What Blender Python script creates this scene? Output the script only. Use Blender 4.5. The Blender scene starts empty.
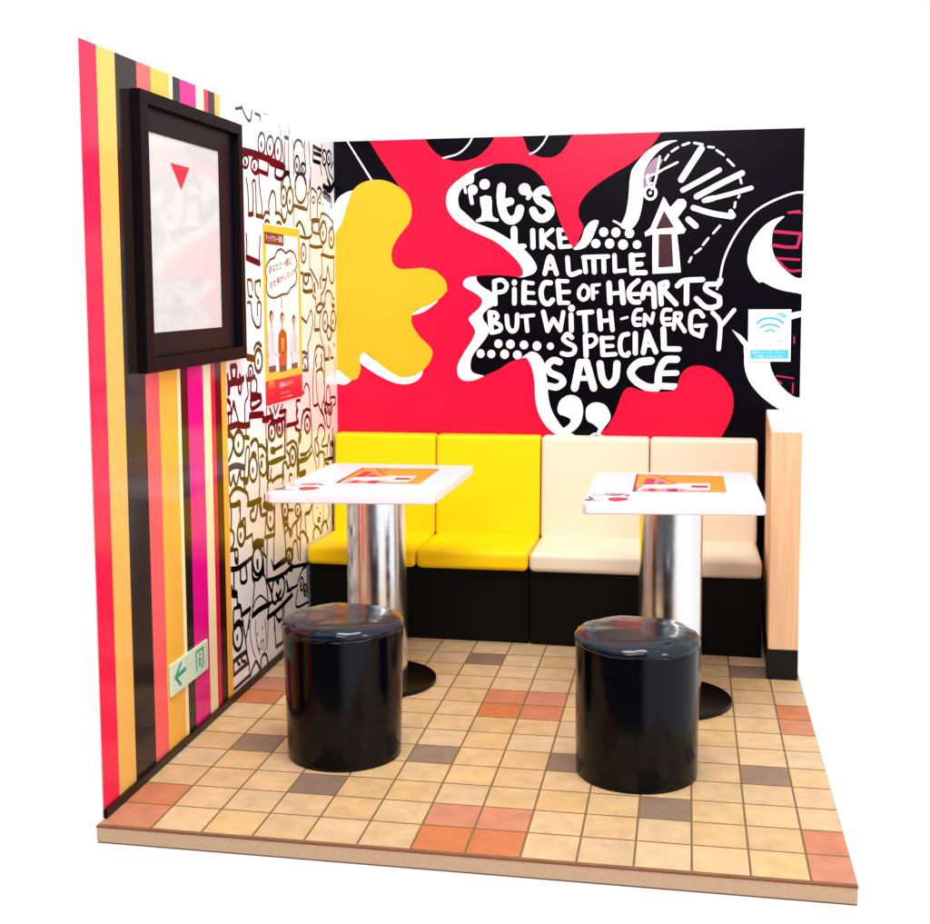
import bpy, bmesh, math, random
from mathutils import Vector, Matrix
from mathutils import noise
from mathutils.geometry import delaunay_2d_cdt, interpolate_bezier
random.seed(7)
scene = bpy.context.scene
COL = scene.collection
scene.unit_settings.scale_length = 0.1          # one unit = one floor tile

# ------------------------------------------------------------------ camera
RM = Matrix(((0.9825473838871066, 0.1858987869491594, -0.006502263252965615),
             (0.010375322436601733, -0.08967224887250103, -0.995917285955541),
             (-0.1857228879296151, 0.9784684608057355, -0.09003599339210866)))
CAM = Vector((10.840019053976553, -20.950953659841858, 10.080063837160086))
FPX, CX, CY = 1232.41, 454.405, 399.825
cd = bpy.data.cameras.new('camera'); cam = bpy.data.objects.new('camera', cd); COL.objects.link(cam)
m = Matrix((RM[0], -RM[1], -RM[2])).transposed().to_4x4(); m.translation = CAM
cam.matrix_world = m
cd.sensor_fit = 'HORIZONTAL'; cd.sensor_width = 36; cd.lens = FPX/930*36
cd.shift_x = (465-CX)/930; cd.shift_y = (CY-462)/930; cd.clip_end = 500
scene.camera = cam

X0, DB, XR, HW = -0.08, 16.656, 14.11, 14.654    # side wall plane, mural plane, right end, wall height

def ray(u, v):
    return RM.transposed() @ Vector(((u-CX)/FPX, (v-CY)/FPX, 1.0))
def on_plane(u, v, ax, val):
    d = ray(u, v); t = (val-CAM[ax])/d[ax]; return CAM+d*t

# ------------------------------------------------------------------ helpers
def lin(r, g, b):
    f = lambda c: (c/255/12.92) if c/255 <= .04045 else ((c/255+.055)/1.055)**2.4
    return (f(r), f(g), f(b), 1)
MATS = {}
def mat(name, col, rough=.5, metal=0, var=.06, nscale=3, bump=0, bscale=20, coat=0, croug=.05, rvar=0, stretch=None, spec=.5):
    if name in MATS: return MATS[name]
    mt = bpy.data.materials.new(name); mt.use_nodes = True; nt = mt.node_tree; b = nt.nodes['Principled BSDF']
    N, L = nt.nodes.new, nt.links.new
    tc = N('ShaderNodeTexCoord'); mp = N('ShaderNodeMapping'); L(tc.outputs['Object'], mp.inputs[0])
    if stretch: mp.inputs['Scale'].default_value = stretch
    nz = N('ShaderNodeTexNoise'); nz.inputs['Scale'].default_value = nscale; nz.inputs['Detail'].default_value = 5
    L(mp.outputs[0], nz.inputs['Vector'])
    mx = N('ShaderNodeMix'); mx.data_type = 'RGBA'
    c = col if len(col) == 4 else (*col, 1)
    mx.inputs['A'].default_value = tuple(max(0, x*(1-var)) for x in c[:3])+(1,)
    mx.inputs['B'].default_value = tuple(min(1, x*(1+var)) for x in c[:3])+(1,)
    L(nz.outputs['Fac'], mx.inputs['Factor']); L(mx.outputs['Result'], b.inputs['Base Color'])
    b.inputs['Metallic'].default_value = metal; b.inputs['Roughness'].default_value = rough
    b.inputs['Specular IOR Level'].default_value = spec
    if rvar:
        mr = N('ShaderNodeMapRange'); mr.inputs['To Min'].default_value = max(.02, rough-rvar); mr.inputs['To Max'].default_value = rough+rvar
        L(nz.outputs['Fac'], mr.inputs['Value']); L(mr.outputs[0], b.inputs['Roughness'])
    if coat:
        b.inputs['Coat Weight'].default_value = coat; b.inputs['Coat Roughness'].default_value = croug
    if bump:
        n2 = N('ShaderNodeTexNoise'); n2.inputs['Scale'].default_value = bscale; n2.inputs['Detail'].default_value = 3
        L(mp.outputs[0], n2.inputs['Vector'])
        bp = N('ShaderNodeBump'); bp.inputs['Strength'].default_value = min(1, bump*4); bp.inputs['Distance'].default_value = bump
        L(n2.outputs['Fac'], bp.inputs['Height']); L(bp.outputs[0], b.inputs['Normal'])
        if coat: L(bp.outputs[0], b.inputs['Coat Normal'])
    MATS[name] = mt; return mt

def tag(o, label=None, cat=None, group=None, kind=None):
    if label: o['label'] = label
    if cat: o['category'] = cat
    if group: o['group'] = group
    if kind: o['kind'] = kind
    return o
def empty(name, loc, rz=0):
    o = bpy.data.objects.new(name, None); o.location = loc; o.rotation_euler.z = rz
    o.empty_display_size = .3; COL.objects.link(o); return o
def link(name, bm, mats, parent=None, smooth=False, origin=None):
    me = bpy.data.meshes.new(name); bm.to_mesh(me); bm.free()
    for mt in (mats if isinstance(mats, (list, tuple)) else [mats]): me.materials.append(mt)
    if smooth:
        for p in me.polygons: p.use_smooth = True
    o = bpy.data.objects.new(name, me); COL.objects.link(o)
    if parent: 
        o.parent = parent
    return o
def sharp(o, ang=40):
    me = o.data
    me.shade_smooth() if hasattr(me, 'shade_smooth') else None
    bm = bmesh.new(); bm.from_mesh(me)
    for e in bm.edges:
        if len(e.link_faces) == 2 and e.calc_face_angle(0) > math.radians(ang): e.smooth = False
    bm.to_mesh(me); bm.free()
    wn = o.modifiers.new('normals', 'WEIGHTED_NORMAL'); wn.keep_sharp = True
    return o
def box(bm, x0, x1, y0, y1, z0, z1, bev=0, seg=2, mi=0):
    vs = [bm.verts.new(p) for p in ((x0,y0,z0),(x1,y0,z0),(x1,y1,z0),(x0,y1,z0),(x0,y0,z1),(x1,y0,z1),(x1,y1,z1),(x0,y1,z1))]
    fs = [bm.faces.new([vs[i] for i in f]) for f in ((3,2,1,0),(4,5,6,7),(0,1,5,4),(1,2,6,5),(2,3,7,6),(3,0,4,7))]
    for f in fs: f.material_index = mi
    if bev:
        es = list({e for f in fs for e in f.edges})
        r = bmesh.ops.bevel(bm, geom=es, offset=bev, segments=seg, profile=.5, affect='EDGES')
        for f in r['faces']: f.material_index = mi
    return vs
def box_obj(name, dims, mt, parent=None, bev=.02, seg=2):
    bm = bmesh.new(); box(bm, *dims, bev=bev, seg=seg)
    return sharp(link(name, bm, mt, parent, smooth=True))
def lathe(prof, n=96, wob=None, close=True):
    bm = bmesh.new(); rings = []
    for (r, z) in prof:
        ring = []
        for k in range(n):
            a = 2*math.pi*k/n
            rr, zz = (wob(r, z, a) if wob else (r, z))
            ring.append(bm.verts.new((rr*math.cos(a), rr*math.sin(a), zz)))
        rings.append(ring)
    for i in range(len(rings)-1):
        for k in range(n):
            bm.faces.new((rings[i][k], rings[i][(k+1)%n], rings[i+1][(k+1)%n], rings[i+1][k]))
    if close:
        bm.faces.new(list(reversed(rings[0]))); bm.faces.new(rings[-1])
    return bm

# ---- flat printing: every layer is one clean non-overlapping sheet
def smooth_pts(pts, closed=False, n=5):
    P = [Vector(p) for p in pts]
    if len(P) < 3: return P
    out = []; N = len(P)
    rng = range(N) if closed else range(N-1)
    for i in rng:
        p0 = P[(i-1)%N] if closed or i > 0 else P[i]*2-P[i+1]
        p1, p2 = P[i], P[(i+1)%N]
        p3 = P[(i+2)%N] if closed or i+2 < N else P[i+1]*2-P[i]
        for k in range(n):
            t = k/n
            out.append(.5*((2*p1)+(p2-p0)*t+(2*p0-5*p1+4*p2-p3)*t*t+(3*p1-p0-3*p2+p3)*t**3))
    if not closed: out.append(P[-1])
    return out
def disc(c, r, n=12, ry=None):
    ry = ry or r
    return [Vector((c[0]+r*math.cos(2*math.pi*k/n), c[1]+ry*math.sin(2*math.pi*k/n))) for k in range(n)]
def ribbon(P, w):
    """polyline in plane units -> list of convex polygons"""
    out = []; h = w/2; Q = [P[0]]
    for p in P[1:]:
        if (p-Q[-1]).length > 1e-3: Q.append(p)
    if len(Q) < 2: return [disc(P[0], h)]
    nrm = []
    for i in range(len(Q)-1):
        d = (Q[i+1]-Q[i]).normalized(); nrm.append(Vector((-d.y, d.x)))
    for i in range(len(Q)-1):
        a, b, n = Q[i], Q[i+1], nrm[i]
        out.append([a-n*h, b-n*h, b+n*h, a+n*h])
    out.append(disc(Q[0], h, 10)); out.append(disc(Q[-1], h, 10))
    for i in range(1, len(Q)-1):
        if nrm[i-1].dot(nrm[i]) < .995: out.append(disc(Q[i], h, 10))
    return out
def layer_mesh(bm, polys, mapfn, off, mi, clamp=None):
    V = []; F = []
    for p in polys:
        base = len(V); ids = []
        for q in p:
            x, y = q[0], q[1]
            if clamp: x = min(max(x, clamp[0]), clamp[1]); y = min(max(y, clamp[2]), clamp[3])
            V.append(Vector((x, y))); ids.append(len(V)-1)
        area = sum(V[ids[i]].x*V[ids[(i+1)%len(ids)]].y-V[ids[(i+1)%len(ids)]].x*V[ids[i]].y for i in range(len(ids)))
        if abs(area) < 1e-7: continue
        if area < 0: ids.reverse()
        F.append(ids)
    if not F: return
    vo, eo, fo, ov, oe, of = delaunay_2d_cdt(V, [], F, 0, 1e-5)
    # keep a triangle when its centre lies in one of the drawn outlines (non-zero winding)
    CS = .6; grid = {}
    for k, ids in enumerate(F):
        xs = [V[i].x for i in ids]; ys = [V[i].y for i in ids]
        for gx in range(int(min(xs)//CS), int(max(xs)//CS)+1):
            for gy in range(int(min(ys)//CS), int(max(ys)//CS)+1): grid.setdefault((gx, gy), []).append(k)
    def inside(x, y):
        for k in grid.get((int(x//CS), int(y//CS)), ()):
            wn = 0; ids = F[k]; n = len(ids)
            for i in range(n):
                p, q = V[ids[i]], V[ids[(i+1)%n]]
                if (p.y <= y) != (q.y <= y):
                    t = p.x+(y-p.y)/(q.y-p.y)*(q.x-p.x)
                    if t > x: wn += 1 if q.y > p.y else -1
            if wn: return True
        return False
    vm = {}
    def gv(i):
        if i not in vm: vm[i] = bm.verts.new(mapfn(vo[i].x, vo[i].y, off))
        return vm[i]
    for f in fo:
        c = (vo[f[0]]+vo[f[1]]+vo[f[2]])/3
        if not inside(c.x, c.y): continue
        try:
            nf = bm.faces.new([gv(i) for i in f]); nf.material_index = mi
        except ValueError: pass
def fix_normals(bm, dirv):
    bm.normal_update()
    for f in bm.faces:
        if f.normal.dot(dirv) < 0: f.normal_flip()

class Print:
    """layers of flat print on one plane; colour order = layering order"""
    def __init__(s, mapfn, nrm, clamp=None, start=.003, step=.003):
        s.mapfn, s.nrm, s.clamp, s.L, s.start, s.step = mapfn, nrm, clamp, [], start, step
    def layer(s, mt): s.L.append([mt, []]); return s.L[-1][1]
    def build(s, name, parent):
        bm = bmesh.new(); mats = []
        for i, (mt, polys) in enumerate(s.L):
            if mt not in mats: mats.append(mt)
            layer_mesh(bm, polys, s.mapfn, s.start+i*s.step, mats.index(mt), s.clamp)
        fix_normals(bm, s.nrm)
        return link(name, bm, mats, parent)

def text_polys(body, size):
    """text -> list of (triangles) in plane units, baseline-left origin, plus width"""
    cu = bpy.data.curves.new('t', 'FONT'); cu.body = body; cu.size = size; cu.resolution_u = 3
    o = bpy.data.objects.new('t', cu); COL.objects.link(o)
    dg = bpy.context.evaluated_depsgraph_get(); ev = o.evaluated_get(dg); me = ev.to_mesh()
    pts = [v.co.copy() for v in me.vertices]
    T = [[Vector((pts[i].x, pts[i].y)) for i in p.vertices] for p in me.polygons]
    ev.to_mesh_clear(); bpy.data.objects.remove(o); bpy.data.curves.remove(cu)
    xs = [p.x for t in T for p in t] or [0, 1]; ys = [p.y for t in T for p in t] or [0, 1]
    return T, (min(xs), max(xs), min(ys), max(ys))
def text_fit(body, x0, x1, y0, y1, rot=0):
    T, (a, b, c, d) = text_polys(body, 1)
    cx, cy = (x0+x1)/2, (y0+y1)/2
    out = []
    for t in T:
        q = []
        for p in t:
            x = (p.x-a)/(b-a)*(x1-x0)+x0-cx; y = (p.y-c)/(d-c)*(y1-y0)+y0-cy
            y += rot*x
            q.append(Vector((x+cx, y+cy)))
        out.append(q)
    return out

# ------------------------------------------------------------------ materials
M_black = mat('print_black', lin(5,3,11), .3, spec=.09, var=.2, nscale=2, bump=.002, bscale=3)
M_red = mat('print_red', lin(250,8,56), .3, spec=.25, var=.03, nscale=2, bump=.002, bscale=3)
M_white = mat('print_white', (.93,.93,.93,1), .3, var=.01)
M_yellow = mat('print_yellow', lin(242,176,22), .28, var=.03)
M_maroon = mat('print_maroon', lin(62,20,32), .28, var=.2, nscale=5)
M_lilac = mat('print_lilac', lin(150,120,146), .3, var=.25, nscale=8)
M_mag = mat('print_magenta', lin(190,20,84), .3, var=.35, nscale=8)
M_edge = mat('board_edge', lin(225,215,205), .7, var=.1)
WHITEW = (.88,.875,.885,1)
M_wallw = mat('wall_laminate_white', WHITEW, .13, var=.02, bump=.0015, bscale=1.5)
M_line = mat('wall_laminate_line', lin(9,5,9), .15, spec=.22, var=.2, bump=.0015, bscale=1.5)
def stripe(n, c): return mat('laminate_'+n, lin(*c), .13, spec=.18, var=.05, nscale=1, bump=.0015, bscale=1.5, stretch=(1,1,.3))
S_red = stripe('red', (240,30,70)); S_tan = stripe('tan', (230,172,86)); S_dark = stripe('dark', (36,26,25))
S_coral = stripe('coral', (240,92,92)); S_gold = stripe('gold', (240,174,66)); S_cream = stripe('cream', (244,226,178))
S_mag = stripe('magenta', (226,16,130)); S_pink = stripe('crimson', (208,32,74)); S_brown = stripe('brown', (50,20,14))

# ------------------------------------------------------------------ floor
bm = bmesh.new(); box(bm, -.07, 13.75, -.1, DB+.15, -.32, -.012, bev=.012, seg=2)
mdf = mat('mdf_board', lin(222,182,146), .8, var=.2, nscale=22, bump=.01, bscale=60)
floor = sharp(link('floor', bm, mdf, smooth=True)); tag(floor, kind='structure')
floor['label'] = 'tiled floor on a pale fibreboard base'
bm = bmesh.new(); box(bm, -.06, 13.745, -.09, DB+.14, -.345, -.319)
link('backing_board', bm, mat('backing_brown', lin(120,84,76), .8, var=.2, nscale=8), floor)
bm = bmesh.new(); box(bm, -.076, 13.757, -.107, DB+.15, -.036, -.008)
link('floor_edging', bm, mat('edge_red', lin(160,72,56), .6, var=.2, nscale=8), floor)

def tile_material(name, col, var):
    mt = bpy.data.materials.new(name); mt.use_nodes = True; nt = mt.node_tree; b = nt.nodes['Principled BSDF']
    N, L = nt.nodes.new, nt.links.new
    at = N('ShaderNodeAttribute'); at.attribute_name = 'tint'
    tc = N('ShaderNodeTexCoord')
    nz = N('ShaderNodeTexNoise'); nz.inputs['Scale'].default_value = 2.2; nz.inputs['Detail'].default_value = 6; nz.inputs['Roughness'].default_value = .6
    L(tc.outputs['Object'], nz.inputs['Vector'])
    nf = N('ShaderNodeTexNoise'); nf.inputs['Scale'].default_value = 26; nf.inputs['Detail'].default_value = 3
    L(tc.outputs['Object'], nf.inputs['Vector'])
    rgb = N('ShaderNodeRGB'); rgb.outputs[0].default_value = col
    hs = N('ShaderNodeHueSaturation'); L(rgb.outputs[0], hs.inputs['Color'])
    sep = N('ShaderNodeSeparateColor'); L(at.outputs['Color'], sep.inputs[0])
    h = N('ShaderNodeMapRange'); h.inputs['To Min'].default_value = .498 if name == 'tile_tan' else .4992; h.inputs['To Max'].default_value = .503 if name == 'tile_tan' else .501; L(sep.outputs[0], h.inputs['Value']); L(h.outputs[0], hs.inputs['Hue'])
    s = N('ShaderNodeMapRange'); s.inputs['To Min'].default_value = .9; s.inputs['To Max'].default_value = 1.08; L(sep.outputs[1], s.inputs['Value']); L(s.outputs[0], hs.inputs['Saturation'])
    v = N('ShaderNodeMapRange'); v.inputs['To Min'].default_value = 1-var; v.inputs['To Max'].default_value = 1+var; L(sep.outputs[2], v.inputs['Value'])
    a1 = N('ShaderNodeMapRange'); a1.inputs['From Min'].default_value = .3; a1.inputs['From Max'].default_value = .7; a1.inputs['To Min'].default_value = .83; a1.inputs['To Max'].default_value = 1.1; L(nz.outputs['Fac'], a1.inputs['Value'])
    a2 = N('ShaderNodeMapRange'); a2.inputs['To Min'].default_value = .95; a2.inputs['To Max'].default_value = 1.05; L(nf.outputs['Fac'], a2.inputs['Value'])
    m1 = N('ShaderNodeMath'); m1.operation = 'MULTIPLY'; L(v.outputs[0], m1.inputs[0]); L(a1.outputs[0], m1.inputs[1])
    m2 = N('ShaderNodeMath'); m2.operation = 'MULTIPLY'; L(m1.outputs[0], m2.inputs[0]); L(a2.outputs[0], m2.inputs[1])
    L(m2.outputs[0], hs.inputs['Value']); L(hs.outputs[0], b.inputs['Base Color'])
    b.inputs['Roughness'].default_value = .45; b.inputs['Specular IOR Level'].default_value = .3
    return mt
T_tan = tile_material('tile_tan', lin(198,164,121), .06)
T_or = tile_material('tile_orange', lin(184,114,80), .03)
T_br = tile_material('tile_brown', lin(132,106,88), .05)
bm = bmesh.new(); cl = bm.loops.layers.float_color.new('tint')
def quad(x0, x1, y0, y1, z, mi, tint=(.5,.5,.5)):
    f = bm.faces.new([bm.verts.new(p) for p in ((x0,y0,z),(x1,y0,z),(x1,y1,z),(x0,y1,z))]); f.material_index = mi
    for l in f.loops: l[cl] = (*tint, 1)
quad(-.07, 13.75, -.1, DB, -.004, 3)
BROWN = {(1,4),(8,4),(5,4),(12,4),(3,2),(10,2),(5,11),(12,11),(1,11),(8,11),(3,9),(10,9)}
for i in range(14):
    for j in range(16):
        g = .021
        x0 = i+g if i else -.066; x1 = min(i+1-g, 13.75); y0 = j+g if j else -.02; y1 = j+1-g
        r = (i % 7 in (0, 6)) and (j % 7 in (0, 1)); k = 1 if r else (2 if (i, j) in BROWN else 0)
        quad(x0, x1, y0, y1, 0, k, (random.random(), random.random(), random.random()))
grout = mat('grout', lin(112,86,50), .8, var=.4, nscale=2)
link('tile_surface', bm, [T_tan, T_or, T_br, grout], floor)

# ------------------------------------------------------------------ crops used to trace the prints from the photograph
A1=(330,125,6); A2=(485,125,6); A3=(640,125,6); B1=(330,290,6); B2=(485,290,6); B3=(655,290,6)
T1=(480,240,7.5); T2=(600,240,7.5); T3=(460,170,7.5); T4=(540,320,6); T5=(575,200,7.5)
K5=(450,240,5.78); K6=(560,120,3.72); K4=(560,280,3.72); A8=(740,180,13.2)
def WB(c, p):
    q = on_plane(c[0]+p[0]/c[2], c[1]+p[1]/c[2], 1, DB); return Vector((q.x, q.z))
def WL(c, p):
    q = on_plane(c[0]+p[0]/c[2], c[1]+p[1]/c[2], 0, X0); return Vector((q.y, q.z))
PPU = FPX/(DB+20.95)                              # photo pixels per unit on the mural

# ------------------------------------------------------------------ mural wall
fw = empty('feature_wall', (7, DB, 0))
tag(fw, 'mural wall with white hand lettering on black and red, behind the benches', 'wall')
fw.matrix_world.translation = Vector((7, DB, 0)); INV = Vector((7, DB, 0))
bmw = bmesh.new(); box(bmw, X0-.05-7, XR-7, .0, .1, .001, HW, bev=.003)
sharp(link('panel', bmw, M_edge, fw, smooth=True))
mp = Print(lambda a, b, o: (a-7, -o, b), Vector((0,-1,0)), clamp=(X0+.003, XR-.002, .02, HW-.003), step=.0035)
L0 = mp.layer(M_black); LW = mp.layer(M_white); LD = mp.layer(M_maroon); LP = mp.layer(M_mag); LL = mp.layer(M_lilac)
LLW = mp.layer(M_white); LR = mp.layer(M_red); LB = mp.layer(M_black); LW2 = mp.layer(M_white); LY = mp.layer(M_yellow)
L0.append([(X0,0),(XR,0),(XR,HW),(X0,HW)])
def sh(layer, *parts, sm=True, n=4):
    P = []
    for c, pts in parts: P += [WB(c, p) for p in pts]
    layer.append(smooth_pts(P, True, n) if sm else P)
def st(layer, c, pts, w, sm=True):
    P = [WB(c, p) for p in pts]
    layer.extend(ribbon(smooth_pts(P, False, 5) if sm and len(P) > 2 else P, w/c[2]/PPU))
def dot(layer, c, x, y, r):
    layer.append(disc(WB(c, (x, y)), r/c[2]/PPU*random.uniform(.95,1.05), 18, r/c[2]/PPU*random.uniform(.98,1.12)))
PX = (0,0,1)
# red main body
Rp = [(A1,[(233,60),(573,60)]), (A3,[(125,10),(120,50),(95,95),(45,150),(0,190)]),
  (A2,[(860,240),(760,300),(650,375),(590,440),(562,500),(565,560),(590,610),(570,670),(538,735),(500,690),(455,590),(415,470),(370,365),(310,285),(230,240),(140,230),(60,235),(0,252)]),
  (A1,[(860,270),(770,330),(715,385),(697,450),(710,515),(755,575),(830,625),(930,670)]),
  (A2,[(70,705),(150,770),(205,830),(228,880),(212,910)]),
  (K5,[(330,206),(230,203),(160,208),(100,218),(76,248),(92,277),(150,310),(185,345),(172,388),(122,435),(110,462),(145,520),(132,570),(82,650),(46,720),(46,780),(80,812),(140,810),(200,785),(280,750),(350,705),(430,680)]),
  (B2,[(262,425),(285,480),(298,560),(302,650),(322,740),(370,820),(440,885),(470,980)]),
  (B1,[(400,1000),(-20,1000),(-30,500),(-10,50)]), (A1,[(0,720),(200,600),(440,440),(415,370),(350,272),(300,200)])]
P = []
for c, pts in Rp: P += [WB(c, p) for p in pts]
LR.append(smooth_pts(P, True, 4))
# red heart
sh(LR, (T4,[(440,760),(440,705),(365,685),(405,640),(450,560),(490,450),(520,410),(552,405),(600,421),(690,430),(780,428),(818,405),(832,362),(852,318),(890,285),(930,275)]),
   (B3,[(300,458),(370,490),(430,550),(465,620),(470,700),(450,780),(410,860),(380,910),(370,980),(100,980)]))
# white band left of the lettering
sh(LW, (A2,[(60,232),(0,256)]), (A1,[(870,290),(800,370),(770,430),(775,490),(810,545),(870,585)]),
   (T3,[(0,290),(60,362),(130,402),(250,450),(380,525),(440,560),(490,605),(540,660),(575,725),(560,770),(500,797),(440,803),(350,760),(200,560),(0,450),(-150,380),(-180,200),(-100,60),(0,20)]))
sh(LW, (K5,[(158,196),(152,215),(160,243),(195,275),(238,300),(262,330),(252,378),(225,395),(192,428),(193,460),(213,488),(222,520),(212,560),(170,615),(130,670),(118,730),(135,768),(200,790),(140,830),(30,830),(20,700),(90,500),(60,300),(60,215)]))
sh(LW, (B2,[(215,412),(250,385),(280,370),(320,385),(352,430),(362,480),(375,560),(380,640),(400,720),(440,790),(475,832),(540,870),(640,905),(640,980),(400,980),(330,800),(250,600),(200,450)]))
# closing quotes
sh(LW, (B2,[(435,715),(450,665),(490,635),(530,632),(570,655),(588,710),(580,780),(550,830),(505,862),(470,880),(450,850),(475,828),(508,800),(512,775),(480,757),(447,745)]))
sh(LW, (B2,[(605,750),(610,705),(645,678),(690,677),(730,700),(754,765),(720,820),(690,858),(672,850),(680,832),(650,805),(615,785)]))
st(LW, B2, [(620,888),(670,862),(790,900)], 13)
# white ribbon, wedge, small stroke
sh(LW, (A3,[(225,93),(150,100),(80,130),(20,180)]), (A2,[(905,235),(880,275),(868,340),(862,430),(848,520),(830,570),(812,605),(840,626),(885,618),(915,580)]),
   (A3,[(0,540),(15,470),(22,400),(20,340),(32,270),(65,210),(120,150),(180,112)]))
st(LW, A2, [(772,577),(795,588),(822,606)], 12)
sh(LW, (A2,[(530,745),(575,690),(600,620),(640,577),(680,575),(668,620),(632,700),(590,740)]))
for x, y, r in ((712,643,28),(785,645,27),(867,650,28),(665,712,27),(748,712,28),(828,718,28),(912,718,24)): dot(LW, A2, x, y, r)
for x, y, r in ((138,778,32),(228,782,32),(330,787,33),(427,795,33),(528,797,27),(5,852,30),(85,855,32),(185,857,34),(280,862,33)): dot(LW, T1, x, y, r)
# scissors
sh(LL, (A3,[(28,300),(55,235),(100,195),(135,215),(100,270),(70,320),(55,370),(25,390)]))
for q in ([(118,190),(104,280),(88,350),(70,385)], [(225,225),(150,262),(100,290),(35,312)], [(45,300),(48,350),(70,350)]): st(LLW, A3, q, 13)
st(LLW, A3, [(62+34*math.cos(a), 408+38*math.sin(a)) for a in [k*.6 for k in range(12)]], 16)
dot(LLW, A3, 62, 408, 9)
# house-shaped arrow
sh(LW, (A3,[(140,432),(150,440),(178,492),(186,490),(228,445),(262,445),(278,462),(276,490),(226,556),(276,628),(264,650),(222,656),(234,760),(245,885),(75,893),(74,760),(76,656),(32,670),(28,645),(62,618),(100,530)]), sm=False)
sh(LD, (A3,[(145,515),(95,625),(205,615)]), sm=False); sh(LD, (A3,[(112,656),(190,654),(200,850),(110,856)]), sm=False)
for q, w in (([(368,142),(248,328)],38),([(476,270),(370,330),(256,392)],30),([(612,290),(480,355),(340,430)],34),([(668,378),(540,415),(384,455)],26),([(320,497),(430,530),(550,550)],32),([(290,567),(334,606)],34)):
    st(LW, A3, q, w)
st(LW, A3, [(400,450),(440,440)], 32); st(LW, A3, [(545,520),(560,545)], 28)
for a, b in (((150,210),(170,180)),((190,160),(228,135)),((255,122),(295,108)),((325,108),(375,118)),((410,132),(442,135)),((460,152),(502,180)),((525,208),(563,245)),((602,325),(608,350)),((596,425),(590,435)),((572,465),(567,495)),((480,605),(440,650)),((410,680),(378,720)),((365,742),(330,768)),((308,795),(295,822))):
    st(LW, A3, [a, b], 13)
st(LW, A3, [(1010,402),(965,405),(930,408),(860,430),(760,475),(680,530),(600,620),(540,720),(500,820),(478,930),(462,985)], 12)
# circle at the right
sh(LW, (K6,[(835,358),(770,385),(715,450),(697,520),(712,570),(738,604)]), (K4,[(755,8),(800,30),(860,45),(960,50),(960,-30)]), (K6,[(893,590),(840,560),(800,510),(788,460),(797,400)]))
for q in ([(453,682),(620,695),(800,710)],[(800,710),(780,800),(755,880)],[(432,862),(600,885),(755,890)]): st(LP, A8, q, 40)
st(LP, A8, [(680,435),(830,437)], 14)
for q in ([(805,515),(890,520)],[(815,528),(850,560),(893,560)],[(890,340),(850,345)]): st(LP, K6, q, 9)
sh(LW, (B3,[(548,315),(535,400),(541,480),(572,560),(640,640),(720,700),(775,721),(960,735),(960,645),(850,645),(780,600),(730,540),(700,480),(690,430),(690,330)]))
sh(LW, (B3,[(772,715),(960,700),(960,960),(740,960)]), sm=False)
sh(LW, (B3,[(462,238),(520,275),(560,320),(540,345),(505,300)]), sm=False)
sh(LW, (B3,[(780,145),(960,125),(960,160),(780,188)]), sm=False)
for q in ([(730,515),(830,530)],[(735,545),(760,560)],[(828,560),(825,620)],[(835,280),(835,320)]): st(LP, B3, q, 9)
# top holes, lines
sh(LB, (A1,[(573,60),(575,84),(600,130),(655,183),(730,214),(800,217),(875,197),(930,155)]), (A2,[(30,120),(58,72),(62,40)]))
sh(LB, (A2,[(244,40),(243,110),(265,158),(320,190),(380,197),(435,183),(482,135),(512,80),(524,40)]))
st(LW2, A1, [(862,62),(830,120),(770,173),(680,200)], 10); st(LW2, A2, [(380,55),(350,110),(310,155),(270,176)], 10)
st(LW2, A1, [(105,75),(255,338)], 12)
sh(LB, (A1,[(-10,60),(233,60),(236,95),(300,200),(350,272),(412,368),(300,420),(150,480),(20,520),(-10,500)]), sm=False)
# yellow blob and its white shadow
sh(LW2, (A1,[(-20,690),(-20,560),(22,490),(50,440),(90,410),(135,395),(190,400),(120,600)]))
sh(LW2, (B1,[(495,150),(520,125),(600,80),(650,65),(570,128)]))
sh(LW2, (B1,[(178,400),(205,372),(300,440),(500,505),(556,480),(543,525),(500,555),(440,565),(370,550),(280,505),(182,437)]))
sh(LW2, (B1,[(-20,440),(60,470),(132,525),(112,558),(80,568),(30,557),(-20,540)]))
sh(LY, (A1,[(-20,700),(20,665),(70,590),(105,480),(135,400),(190,350),(270,330),(350,340),(430,385),(475,440),(492,520),(475,590),(420,660),(380,730),(370,790),(385,840),(430,865),(500,862),(560,858),(620,872)]),
  ((320,120,3.72),[(440,570),(468,600),(474,640)]), (B1,[(700,8),(665,48),(600,88),(540,110),(505,132),(490,168),(497,215),(540,280),(600,340),(617,380),(600,430),(560,480),(500,515),(430,522),(370,495),(300,445),(235,388),(210,374),(187,390),(180,430),(186,470),(176,510),(160,534),(130,538),(100,520),(50,478),(-20,440)]))
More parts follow.
